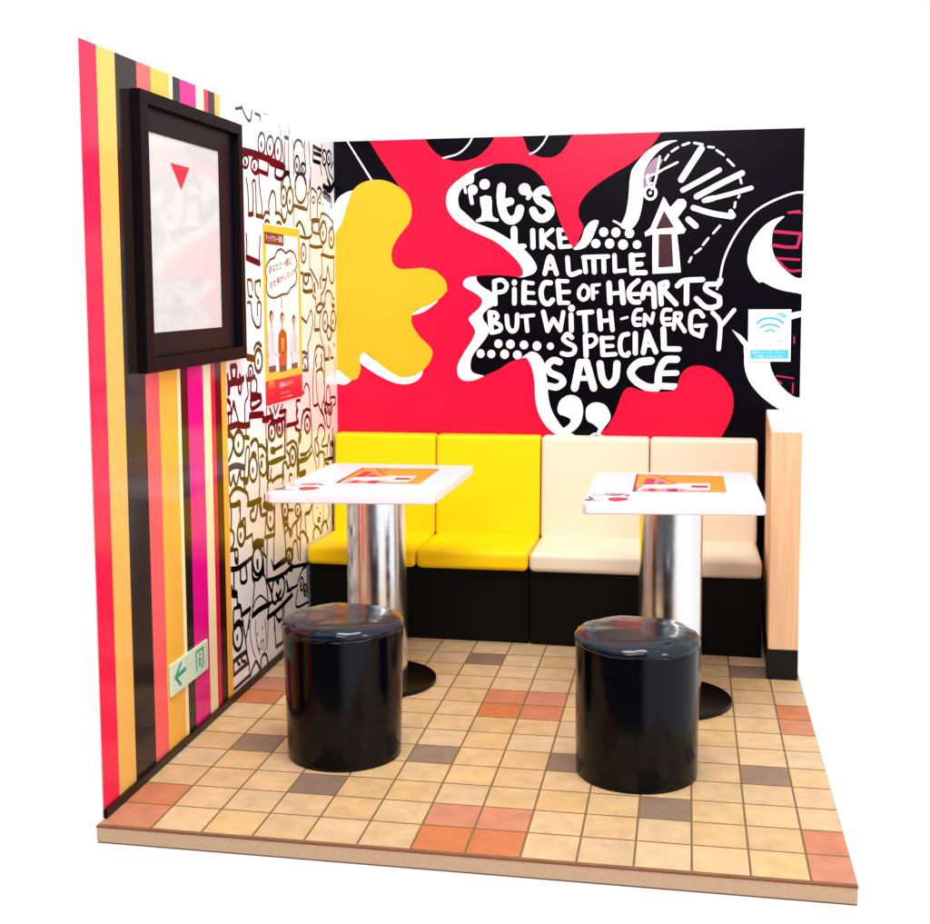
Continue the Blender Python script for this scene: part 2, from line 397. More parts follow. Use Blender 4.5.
# lettering
TX = [
 (T3,[([(75,170),(90,250)],28),([(30,105),(42,170)],20),([(312,128),(306,200),(318,300),(348,362),(390,378),(432,350),(450,292)],64),([(340,248),(378,236)],58),
      ([(500,160),(528,178),(510,212)],30),([(672,168),(622,150),(578,182),(592,228),(642,258),(680,302),(652,352),(612,366),(572,348),(548,305)],60),
      ([(405,445),(408,570)],50),([(405,575),(482,572)],36),([(545,455),(548,580)],38),([(612,455),(615,580)],36),([(692,450),(628,518),(698,582)],34),
      ([(740,450),(752,575)],36),([(745,450),(792,450)],28),([(750,515),(800,510)],26),([(750,578),(830,572)],30),
      ([(636,778),(676,650),(724,778)],36),([(650,738),(700,738)],26),([(806,658),(822,780),(900,764)],34)]),
 (T5,[([(68,432),(80,540)],34),([(62,430),(248,424)],32),([(140,440),(145,542)],36),([(215,440),(218,538)],34),([(296,415),(300,536)],32),([(300,536),(375,528)],28),
      ([(425,418),(432,545)],46),([(430,416),(515,412)],28),([(440,486),(498,480)],34),([(440,546),(528,545)],36)]),
 (T1,[([(108,312),(114,480)],36),([(110,310),(160,300),(200,335),(182,382),(125,395)],32),([(258,370),(258,475)],36),([(332,320),(330,470)],40),([(332,318),(396,325)],28),
      ([(340,395),(402,398)],26),([(340,468),(412,472)],30),([(528,322),(482,325),(458,390),(475,462),(515,478),(545,450)],38),([(585,310),(598,470)],38),([(590,308),(656,310)],28),
      ([(600,392),(668,390)],30),([(600,470),(662,472)],30),([(775,340),(745,378),(745,425),(775,448),(808,425),(812,372),(785,342)],28),([(845,342),(848,440)],28),([(840,342),(896,335)],22),([(850,395),(880,392)],22),
      ([(75,545),(85,690)],40),([(75,542),(118,548),(130,582),(92,610)],30),([(92,612),(150,638),(150,678),(90,695)],32),([(200,570),(210,650),(240,685),(273,660),(280,562)],34),
      ([(345,580),(355,682)],32),([(312,573),(402,565)],26),([(475,540),(508,680)],36),([(508,680),(550,592)],32),([(550,592),(602,678)],32),([(602,678),(625,542)],32),
      ([(683,560),(686,678)],36),([(740,548),(840,540)],34),([(785,550),(792,680)],38),([(895,532),(905,668)],36),
      ([(690,732),(655,706),(625,742),(655,772),(708,802),(703,845),(660,860),(615,850)],34),([(790,722),(796,868)],38),([(790,718),(850,715),(872,757),(840,795),(800,800)],30)]),
 (T2,[([(68,325),(75,470)],40),([(160,315),(174,470)],40),([(80,402),(165,395)],28),([(286,305),(228,358),(218,418),(245,462),(292,466)],36),([(245,407),(292,405)],28),
      ([(320,435),(336,352),(370,326),(400,362),(408,500)],38),([(350,402),(392,407)],26),([(450,332),(460,480)],36),([(450,330),(500,316),(502,350),(462,370)],32),([(470,372),(570,480)],38),
      ([(580,345),(630,306),(770,297)],38),([(650,310),(648,475)],38),([(903,300),(893,325)],40),([(893,330),(802,332)],34),([(802,332),(795,375),(895,430)],36),([(895,430),(890,490),(800,506),(722,440)],38),
      ([(80,540),(94,675)],34),([(15,607),(82,600)],28),([(160,592),(205,580)],18),([(310,522),(268,532),(250,588),(262,634),(300,636)],28),([(260,590),(302,590)],24),
      ([(332,640),(336,560)],26),([(336,560),(386,622)],26),([(386,622),(400,550)],26),([(530,525),(482,527),(465,580),(480,630),(530,632)],28),([(480,592),(525,590)],24),
      ([(553,668),(562,552)],28),([(562,550),(606,552),(600,590),(568,602)],26),([(580,600),(635,685)],30),([(772,572),(740,537),(690,550),(678,620),(692,690),(758,722)],34),([(760,722),(775,650)],30),([(715,645),(795,640)],28),
      ([(845,545),(900,622),(890,818)],32),([(15,735),(22,860)],36),([(20,735),(96,733)],28),([(25,797),(95,795)],28),([(30,862),(115,856)],32),
      ([(210,706),(166,720),(150,780),(162,850),(200,866),(215,848)],34),([(265,702),(265,848)],38),([(325,845),(355,690)],38),([(355,690),(418,840)],38),([(345,792),(390,792)],26),([(475,668),(480,815)],42),([(480,817),(595,818)],38)]),
 (B3,[([(475,120),(400,212)],24)]),
 (T4,[([(118,252),(80,242),(45,275),(62,315),(120,342),(138,375),(100,403),(50,395)],40),([(208,408),(240,256)],46),([(240,256),(278,252)],40),([(278,252),(322,408)],44),([(230,350),(295,350)],30),
      ([(360,262),(375,350),(410,390),(452,352),(462,262)],42),([(665,245),(592,257),(545,310),(572,362),(640,402),(700,408)],46),([(820,236),(752,242),(715,310),(708,390)],42),([(708,395),(812,400)],38),([(735,320),(820,318)],32)]),
]
for c, S in TX:
    for q, w in S: st(LW, c, q, w)
dot(LW, T3, 95, 150, 38); dot(LW, T3, 185, 108, 38); dot(LW, T3, 484, 145, 44); dot(LW, T3, 520, 180, 26)
sh(LW, (T3,[(-10,90),(30,50),(95,35),(105,60),(98,95),(60,112),(30,125),(10,120)]))
sh(LW, (T3,[(150,205),(232,200),(238,280),(246,350),(288,368),(280,388),(200,382),(130,392),(120,375),(158,352),(164,300)]), n=2)
dot(LW, T1, 258, 320, 21); dot(LW, T1, 687, 512, 26)
mp.build('mural_print', fw)

# ------------------------------------------------------------------ side wall
sw = empty('partition_wall', (X0, 8, 0))
tag(sw, 'side wall with coloured vertical stripes and black line drawings of faces', 'wall')
bmw = bmesh.new(); box(bmw, -.02, 0, .22-8, DB-8, .001, HW, bev=.003)
sharp(link('panel', bmw, M_edge, sw, smooth=True))
YF = .22
def smap(a, b, o): return (o, a-8, b)
sp = Print(smap, Vector((1,0,0)), clamp=(YF+.003, DB-.003, .01, HW-.003))
edges = [(YF,S_red),(.9,S_tan),(1.66,S_dark),(2.62,S_coral),(3.28,S_gold),(4.2,S_cream),(4.38,S_dark),(4.78,S_mag),(5.66,S_cream),(6.12,S_pink),(6.38,S_brown),(6.78,S_gold),(7.12,None)]
for (a, mt), (b, _) in zip(edges[:-1], edges[1:]):
    sp.layer(mt).append([(a,0),(b,0),(b,HW),(a,HW)])
for l in sp.L: pass
bm = bmesh.new(); mats = []
for i, (mt, polys) in enumerate(sp.L):
    if mt not in mats: mats.append(mt)
    layer_mesh(bm, polys, smap, .003, mats.index(mt), sp.clamp)
fix_normals(bm, Vector((1,0,0))); link('stripe_print', bm, mats, sw)
dp = Print(smap, Vector((1,0,0)), clamp=(7.12, DB-.003, .01, HW-.003))
dw = dp.layer(M_wallw); dw.append([(7.12,0),(DB,0),(DB,HW),(7.12,HW)])
dl = dp.layer(M_line)
D1=(220,90,6.16); D2=(220,230,7.5); D3=(220,340,7.5); D4=(220,490,8.4); D5=(220,590,8.4)
DW = .085
def ds(c, pts, w=DW, sm=True):
    P = [WL(c, p) for p in pts]
    if P[0][0] < 7.12 and P[-1][0] < 7.12: return
    dl.extend(ribbon(smooth_pts(P, False, 4) if sm and len(P) > 2 else P, w*.95))
def oval(c, x, y, rx, ry, w=DW, pupil=True):
    n = 14
    P = [WL(c, (x+rx*math.cos(2*math.pi*k/n), y+ry*math.sin(2*math.pi*k/n))) for k in range(n)]
    P = smooth_pts(P, True, 2); dl.extend(ribbon(P+[P[0]], w*1.0))
    if pupil: dl.append(disc(WL(c, (x-rx*.1, y+ry*.1)), .07, 10, .09))
SK = {
 D1: [[(95,115),(135,110)],[(130,100),(160,170),(185,190),(195,130)],[(215,145),(245,160),(245,185)],[(235,425),(240,500),(290,512),(296,450)],[(340,480),(340,532),(385,548),(390,475)],
  [(160,550),(172,650),(180,765),(205,765),(207,600),(212,560),(220,600),(226,775),(255,780),(240,640),(245,530)],[(305,755),(308,670),(324,635),(340,665),(345,750)],
  [(265,780),(290,765),(320,780),(350,768),(390,800),(400,740)],[(395,290),(415,300),(422,400),(425,500)],[(395,420),(395,500),(375,560),(380,600)],[(455,370),(480,315),(510,330),(520,390)],[(450,370),(460,500)],
  [(450,600),(453,670),(455,720),(530,735),(535,640)],[(525,310),(525,630)],[(550,310),(545,620),(530,650)],[(570,350),(620,365)],[(572,375),(620,390)],[(570,400),(618,415)],[(568,440),(615,450)],[(570,350),(570,440)],
  [(625,440),(650,540),(690,600)],[(650,480),(670,550)],[(560,800),(558,650),(575,610),(598,630),(600,790)],[(480,850),(490,820),(520,860),(525,900)],[(555,810),(600,800)],[(570,850),(580,880),(600,880)],[(635,770),(690,800)],
  [(255,60),(262,130),(300,150)],[(330,170),(340,230),(365,260)],[(370,180),(375,260)],[(430,200),(428,270)],[(470,230),(520,240),(525,300)],[(600,300),(640,310),(645,340)]],
 D2: [[(195,30),(200,120),(205,200),(285,240),(295,150),(300,50)],[(205,375),(235,380),(245,450)],[(205,400),(215,490),(240,500)],[(265,390),(300,380),(300,420)],[(262,395),(265,480),(290,515)],
  [(205,545),(230,550),(240,650),(270,725),(300,720),(305,640),(305,550),(280,550),(280,640)],[(255,900),(270,860),(290,845),(310,870)],[(600,50),(650,60),(690,40)],[(690,10),(735,25),(740,60)],[(670,70),(672,200),(670,330)],
  [(675,115),(750,130),(760,120)],[(760,185),(850,205),(855,180)],[(760,190),(765,340)],[(600,325),(640,330),(640,400),(655,400),(665,340)],[(625,340),(628,450),(690,460),(690,350)],[(675,305),(710,345),(740,420)],[(705,440),(715,400)],
  [(775,380),(795,370)],[(810,290),(815,340),(830,390),(850,380),(855,330)],[(810,300),(790,420),(760,500)],[(700,490),(715,510)],[(720,600),(735,560),(775,560),(750,600),(735,610)],[(790,560),(795,480),(815,455),(840,480),(850,540)],
  [(610,655),(650,690),(670,610),(685,620),(690,700),(665,820),(662,920)],[(705,745),(740,750),(760,850),(775,920)],[(715,560),(708,750)]],
 D3: [[(255,60),(275,25),(310,50)],[(190,150),(195,300),(210,440),(185,500),(185,640)],[(60,400),(50,300)],[(70,330),(130,320),(145,400),(160,400),(155,260)],[(75,630),(100,455),(145,635)],[(60,460),(65,620)],
  [(225,640),(225,550),(330,555),(330,600),(390,580)],[(60,710),(95,760),(85,880),(60,900)],[(205,720),(215,760)],[(190,920),(200,800),(230,770),(265,745),(290,800)],[(295,800),(330,810),(345,920)],[(310,870),(330,880)],
  [(360,500),(385,570)],[(410,490),(420,560)],[(440,490),(430,560)],[(465,490),(435,560)],[(350,600),(353,760),(355,920)],[(490,540),(490,920)],[(360,600),(480,560),(490,540)],[(490,640),(570,620),(575,560),(590,530),(570,480),(600,455)],
  [(575,620),(590,665),(610,600),(625,540),(665,525),(680,560),(690,680),(685,800),(640,870),(600,870)],[(640,340),(620,400),(612,370)],[(640,335),(665,400),(668,510)],[(500,800),(540,760),(570,790)],
  [(700,480),(703,300),(705,120),(730,55),(765,55),(780,110),(780,300),(778,460)],[(720,470),(720,250),(770,230),(770,440)],[(735,200),(770,200)],[(610,100),(655,105),(660,230),(610,230)],[(785,145),(850,125)],[(790,20),(800,130)],[(825,20),(830,120)],
  [(700,490),(740,480),(770,550),(780,560)],[(810,340),(790,430),(830,430),(812,345)],[(770,450),(780,480)],[(815,560),(805,620),(820,650),(835,600)],[(850,430),(855,440),(840,520)],[(735,740),(700,850),(715,920)],[(770,740),(760,830)],
  [(790,640),(800,780),(830,880)],[(815,700),(840,850)],[(760,790),(800,780)],[(740,860),(760,850),(780,920)],[(120,900),(130,860),(160,860)]],
 D4: [[(85,80),(110,20),(160,0),(220,30),(235,130)],[(90,130),(160,100),(162,200),(160,300)],[(235,130),(330,90),(330,0)],[(340,60),(350,210),(385,200)],[(300,110),(290,170),(265,180),(265,245),(300,245),(310,120)],
  [(180,290),(205,250),(215,400),(265,385)],[(85,360),(115,390),(105,460),(85,480)],[(130,500),(125,590),(145,590),(145,500)],[(85,510),(120,500)],[(270,385),(275,480)],[(85,660),(150,640),(265,570)],[(165,650),(180,770),(220,740),(220,610)],
  [(265,580),(265,750),(290,924)],[(355,730),(380,830),(400,924)],[(370,590),(370,720)],[(465,100),(458,400),(450,640),(545,590),(555,400),(515,110)],[(385,140),(460,130)],[(385,200),(385,380),(440,370)],[(410,400),(400,600),(390,750),(540,660),(580,650)],
  [(440,640),(445,680)],[(570,170),(620,160)],[(540,240),(545,290),(620,280)],[(555,330),(590,400),(640,290),(665,320)],[(620,400),(640,430),(650,560),(620,640)],[(680,190),(740,180),(770,110)],[(665,240),(670,400)],[(715,190),(715,350),(690,370)],
  [(680,520),(700,370),(720,370),(715,620)],[(790,340),(820,320),(840,350)],[(400,770),(440,870),(450,780),(490,740),(540,760),(560,850),(520,900),(450,890)],[(470,830),(490,860),(500,800)],[(555,720),(600,660),(655,660),(660,750),(600,810),(560,800),(555,725)],
  [(650,780),(690,670),(725,640)],[(730,660),(735,900)],[(560,850),(650,800)],[(760,20),(770,110)],[(800,120),(795,200),(830,250)]],
 D5: [[(110,220),(150,150)],[(195,220),(215,400),(250,180)],[(205,400),(225,560)],[(270,130),(290,60),(335,45),(390,100)],[(285,0),(275,200)],[(390,0),(400,120)],
  [(135,600),(150,670)],[(175,570),(190,640)],[(240,630),(240,700),(105,800)],[(260,720),(300,600),(330,650),(345,655),(370,540),(395,620)],[(470,180),(490,250),(520,220),(515,130)],[(460,220),(462,350),(465,490),(530,450)],[(535,110),(530,430)],
  [(430,0),(440,90),(480,100),(540,50)],[(650,0),(640,140),(740,100)],[(105,600),(210,540),(235,600),(110,700),(105,605)]],
}

G1=(222,440,13.2); G2=(270,410,13.2); G3=(222,500,13.2); G4=(270,490,13.2); G5=(222,560,13.2); G6=(270,120,13.2); G7=(235,170,13.2); G8=(290,180,18.48)
GBOX = [(222,440,292,510),(270,410,340,480),(222,500,292,570),(270,490,340,560),(222,560,292,630),(273,118,345,190),(235,170,305,240),(290,180,345,230),(296,220,345,290),(296,280,345,350),(296,345,345,415),(224,375,266,442),(262,400,306,465),(222,620,292,700)]
def ingbox(c, pts):
    x = c[0]+sum(p[0] for p in pts)/len(pts)/c[2]; y = c[1]+sum(p[1] for p in pts)/len(pts)/c[2]
    return any(a <= x <= b_ and t <= y <= u for a, t, b_, u in GBOX)
GS = {
 G1: [(.11,[(85,-120),(120,-60),(145,40),(130,160),(85,275)]),(.17,[(85,385),(150,345),(220,340),(290,365)]),(.1,[(88,400),(95,520),(115,600),(150,470),(160,540),(190,590),(235,400),(245,500),(290,520)]),
   (.09,[(350,90),(320,110),(305,280),(290,480),(285,540),(300,640)]),(.2,[(290,520),(320,550),(335,520)]),(.08,[(380,80),(410,20),(440,0),(470,60),(480,250),(495,500),(490,780)]),(.08,[(360,120),(350,300),(345,480)]),
   (.16,[(395,200),(415,180),(440,205)]),(.12,[(480,80),(520,75),(570,130),(600,250),(600,400)]),(.1,[(510,230),(530,200),(545,220)]),(.16,[(520,300),(520,340)]),(.1,[(580,230),(585,400),(545,470),(505,430),(480,300)]),
   (.07,[(590,0),(600,300),(605,480)]),(.22,[(660,140),(690,140)]),(.1,[(680,140),(790,85)]),(.13,[(620,305),(700,290),(830,225)]),(.12,[(660,550),(720,495),(800,465)]),(.08,[(800,580),(800,330),(840,290)]),(.09,[(650,380),(640,480),(660,550)]),
   (.25,[(600,350),(600,480)]),(.1,[(600,660),(605,560),(650,520)]),(.08,[(830,0),(830,230)]),(.08,[(860,60),(924,25)]),(.09,[(840,290),(865,370),(885,330)]),(.09,[(890,540),(890,460),(924,460)]),
   (.12,[(100,750),(150,660),(210,635),(270,660),(330,710),(350,850)]),(.17,[(340,850),(420,830),(495,785)]),(.13,[(110,860),(170,855),(230,820),(235,924)]),(.1,[(100,760),(110,870)]),(.1,[(420,830),(415,924)]),(.1,[(500,800),(520,924)]),(.1,[(560,730),(560,850)]),(.2,[(550,860),(650,900)])],
 G2: [(.06,[(215,0),(200,300),(200,600)]),(.06,[(185,0),(190,600)]),(.13,[(225,200),(320,180),(370,150)]),(.1,[(350,0),(345,60),(365,150)]),(.1,[(335,200),(345,250),(400,275)]),(.14,[(390,280),(390,400)]),
   (.08,[(440,0),(415,130),(410,260)]),(.09,[(530,0),(545,200),(545,450),(490,560),(400,590)]),(.12,[(545,560),(480,650),(380,690)]),(.07,[(370,500),(370,850)]),(.1,[(380,690),(382,870)]),(.2,[(400,850),(460,820)]),
   (.1,[(225,460),(290,410),(330,430),(355,500),(360,880)]),(.09,[(225,550),(250,600),(260,650)]),(.09,[(180,900),(175,720),(215,690),(235,770),(265,720)]),
   (.09,[(620,360),(590,410),(600,560),(625,610),(645,560)]),(.09,[(625,370),(635,250),(670,195),(715,250),(720,340),(690,420),(690,480),(760,460)]),(.09,[(600,380),(640,480),(640,580)]),(.09,[(620,610),(640,570),(690,550),(720,590)]),
   (.07,[(640,760),(645,600)]),(.07,[(545,450),(570,560),(600,700),(610,780)]),(.08,[(715,740),(710,600)]),(.12,[(715,660),(825,630)]),(.07,[(755,460),(750,600)]),(.07,[(775,320),(760,450)]),(.07,[(780,320),(800,600)]),(.08,[(825,240),(825,680)]),
   (.1,[(670,0),(700,60),(730,200)]),(.08,[(760,0),(780,60),(800,20)]),(.08,[(740,0),(750,180),(770,230),(790,200),(800,80)]),(.2,[(810,440),(825,460)]),(.1,[(730,700),(770,710)])],
 G3: [(.13,[(110,75),(180,70),(235,40)]),(.09,[(235,40),(238,180),(235,310)]),(.1,[(120,90),(120,380)]),(.1,[(250,300),(300,250),(310,480),(330,500),(395,450)]),(.18,[(235,330),(270,310)]),(.08,[(395,450),(405,620)]),
   (.1,[(110,390),(150,440),(155,560),(110,660)]),(.1,[(110,665),(190,650)]),(.09,[(170,650),(170,800)]),(.09,[(205,660),(210,800)]),(.2,[(185,800),(200,810)]),(.12,[(110,910),(200,895),(300,830),(390,760)]),
   (.16,[(345,60),(420,30),(510,0)]),(.11,[(420,60),(400,130),(375,170),(385,260),(440,250),(470,60)]),(.12,[(490,0),(515,190),(580,185)]),(.18,[(560,60),(640,50)]),(.08,[(590,100),(575,300),(570,470)]),(.13,[(580,490),(680,460)]),
   (.07,[(690,60),(685,460),(680,880)]),(.09,[(560,490),(545,560),(550,700)]),(.25,[(420,600),(460,565),(530,570)]),(.15,[(468,810),(468,880)]),(.09,[(595,500),(590,880)]),(.1,[(545,700),(575,750)]),(.13,[(685,890),(760,830),(840,770)]),
   (.09,[(780,60),(830,500),(840,760)]),(.1,[(800,240),(870,240)]),(.11,[(820,330),(870,330)]),(.1,[(880,140),(924,130)]),(.1,[(840,420),(880,370),(924,440)])],
 G4: [(.1,[(250,270),(300,260)]),(.11,[(180,390),(230,390)]),(.11,[(190,450),(235,445)]),(.09,[(150,180),(180,420),(200,700)]),(.1,[(205,560),(240,500),(270,620),(290,500),(330,430),(350,450),(355,600),(385,650)]),(.11,[(330,430),(370,390),(410,290)]),
   (.09,[(400,500),(415,330)]),(.1,[(390,640),(400,560),(445,555),(480,620),(500,680)]),(.13,[(470,310),(520,290),(560,170)]),(.08,[(460,320),(465,450),(480,600)]),(.05,[(560,200),(570,420),(600,470)]),(.05,[(700,200),(700,400),(670,500)]),
   (.11,[(570,640),(575,540),(610,480),(650,520),(665,570)]),(.11,[(680,560),(700,450),(735,410),(760,510)]),(.06,[(770,200),(780,300),(750,420)]),(.1,[(820,180),(825,440)]),(.09,[(300,780),(310,700),(330,670),(355,700),(370,900)]),
   (.1,[(400,650),(395,920)]),(.08,[(60,180),(60,600)]),(.2,[(495,655),(495,670)]),(.08,[(620,230),(622,240)]),(.08,[(655,300),(660,310)])],
 G5: [(.12,[(110,135),(220,110),(345,10)]),(.11,[(240,110),(250,290),(325,260),(310,60)]),(.11,[(395,0),(400,200),(440,260),(500,230),(540,130),(545,0)]),(.16,[(545,100),(545,190)]),(.14,[(468,30),(470,100)]),
   (.1,[(155,150),(160,420),(195,470),(200,560),(215,610)]),(.22,[(120,380),(130,440),(185,450)]),(.08,[(400,240),(425,320),(415,450),(400,680)]),(.08,[(560,200),(590,350),(605,560)]),(.06,[(415,620),(440,530),(500,470),(540,490),(590,540)]),
   (.17,[(400,735),(500,650),(620,580)]),(.14,[(255,730),(370,640)]),(.08,[(370,640),(350,900)]),(.12,[(200,600),(240,610),(260,740)]),(.1,[(150,900),(150,670),(190,630),(230,620)]),(.16,[(170,890),(220,820),(260,850)]),
   (.13,[(595,270),(700,240),(840,160),(924,60)]),(.12,[(600,280),(650,430),(665,540),(700,570),(740,520),(780,510),(820,400),(820,270),(790,210),(745,250),(740,310),(700,240),(670,320),(660,420)]),(.15,[(715,450),(740,480),(770,410)]),
   (.13,[(680,120),(850,0)]),(.09,[(590,0),(590,260)]),(.08,[(650,0),(680,120)]),(.15,[(600,760),(740,650),(924,460)]),(.11,[(600,760),(620,600),(650,560)]),(.09,[(700,700),(740,800),(790,760),(800,600)]),(.08,[(690,700),(690,924)]),(.08,[(815,600),(820,924)]),
   (.1,[(850,180),(880,130),(924,140)]),(.13,[(850,280),(880,400),(924,370)])],
 G6: [(.06,[(125,70),(125,100)]),(.06,[(138,135),(138,205)]),(.06,[(255,120),(257,190)]),(.06,[(50,310),(55,480)]),(.07,[(150,250),(170,430),(180,600)]),(.2,[(0,560),(100,600),(180,630)]),(.12,[(75,600),(70,740),(150,780),(185,700),(180,630)]),
   (.12,[(190,230),(240,240)]),(.06,[(190,300),(195,600),(215,690)]),(.06,[(243,250),(245,680)]),(.15,[(190,700),(250,700)]),(.06,[(300,280),(310,400),(310,720)]),(.09,[(315,380),(330,300),(365,265),(410,290),(430,350)]),(.07,[(455,280),(450,420),(470,600)]),
   (.06,[(510,270),(512,390)]),(.06,[(520,410),(520,590)]),(.06,[(535,620),(530,900)]),(.13,[(570,350),(670,405)]),(.13,[(575,435),(670,470)]),(.13,[(570,540),(660,570)]),(.08,[(570,350),(565,540)]),(.07,[(660,570),(680,730)]),
   (.07,[(680,320),(682,400)]),(.08,[(720,600),(760,760),(800,860)]),(.08,[(760,600),(780,700),(830,790)]),(.08,[(800,640),(830,560)]),(.15,[(700,880),(800,900),(840,840)]),(.08,[(335,900),(335,780),(380,720),(440,750),(480,900)]),(.08,[(160,870),(180,760),(220,720),(255,760),(270,900)])],
 G7: [(.08,[(145,110),(165,250),(180,570)]),(.08,[(235,580),(235,300),(225,180),(245,135),(268,180),(275,400),(280,590)]),(.14,[(180,590),(235,580)]),(.13,[(280,600),(360,620)]),(.08,[(310,50),(325,250),(350,450),(360,640)]),(.1,[(225,0),(260,50),(310,30)]),
   (.13,[(310,10),(430,60)]),(.08,[(430,0),(430,60)]),(.09,[(450,590),(445,420),(490,280),(530,350),(540,560)]),(.1,[(370,640),(400,560),(445,570)]),(.1,[(530,570),(590,580),(640,690),(670,650)]),(.1,[(395,690),(420,665),(450,690)]),(.1,[(550,700),(580,690),(605,715)]),
   (.12,[(530,0),(530,90),(610,130)]),(.08,[(610,130),(605,250)]),(.07,[(630,110),(690,60),(720,100),(735,220)]),(.09,[(610,520),(620,600),(660,680),(685,560)]),(.11,[(775,470),(924,510)]),(.06,[(770,480),(770,740)]),(.09,[(815,750),(850,680),(890,760),(915,850)])],
 G8: [(.08,[(320,250),(330,420),(310,560)]),(.1,[(150,510),(300,550)]),(.07,[(370,0),(345,230),(325,260)]),(.08,[(375,740),(375,300),(390,180),(415,155),(470,220),(500,300),(500,740)]),(.12,[(400,750),(460,735),(540,750)]),(.08,[(400,770),(400,924)]),(.08,[(535,760),(535,924)]),
   (.1,[(510,170),(540,140),(580,220),(540,300)]),(.2,[(620,110),(680,170),(730,190),(770,150),(800,80)]),(.1,[(690,0),(740,130)]),(.26,[(620,260),(680,310),(740,360)]),(.1,[(740,370),(770,440),(750,510)]),(.09,[(560,720),(570,650),(600,620),(700,670),(800,800)]),
   (.08,[(580,900),(590,800),(615,760),(650,800),(660,900)]),(.09,[(740,900),(770,870),(800,900)]),(.08,[(605,450),(612,458)])],
}
H1=(296,220,13.2); H2=(296,280,13.2); H3=(296,345,13.2); H4=(224,375,13.2); H5=(262,395,13.2); H7=(222,620,13.2)
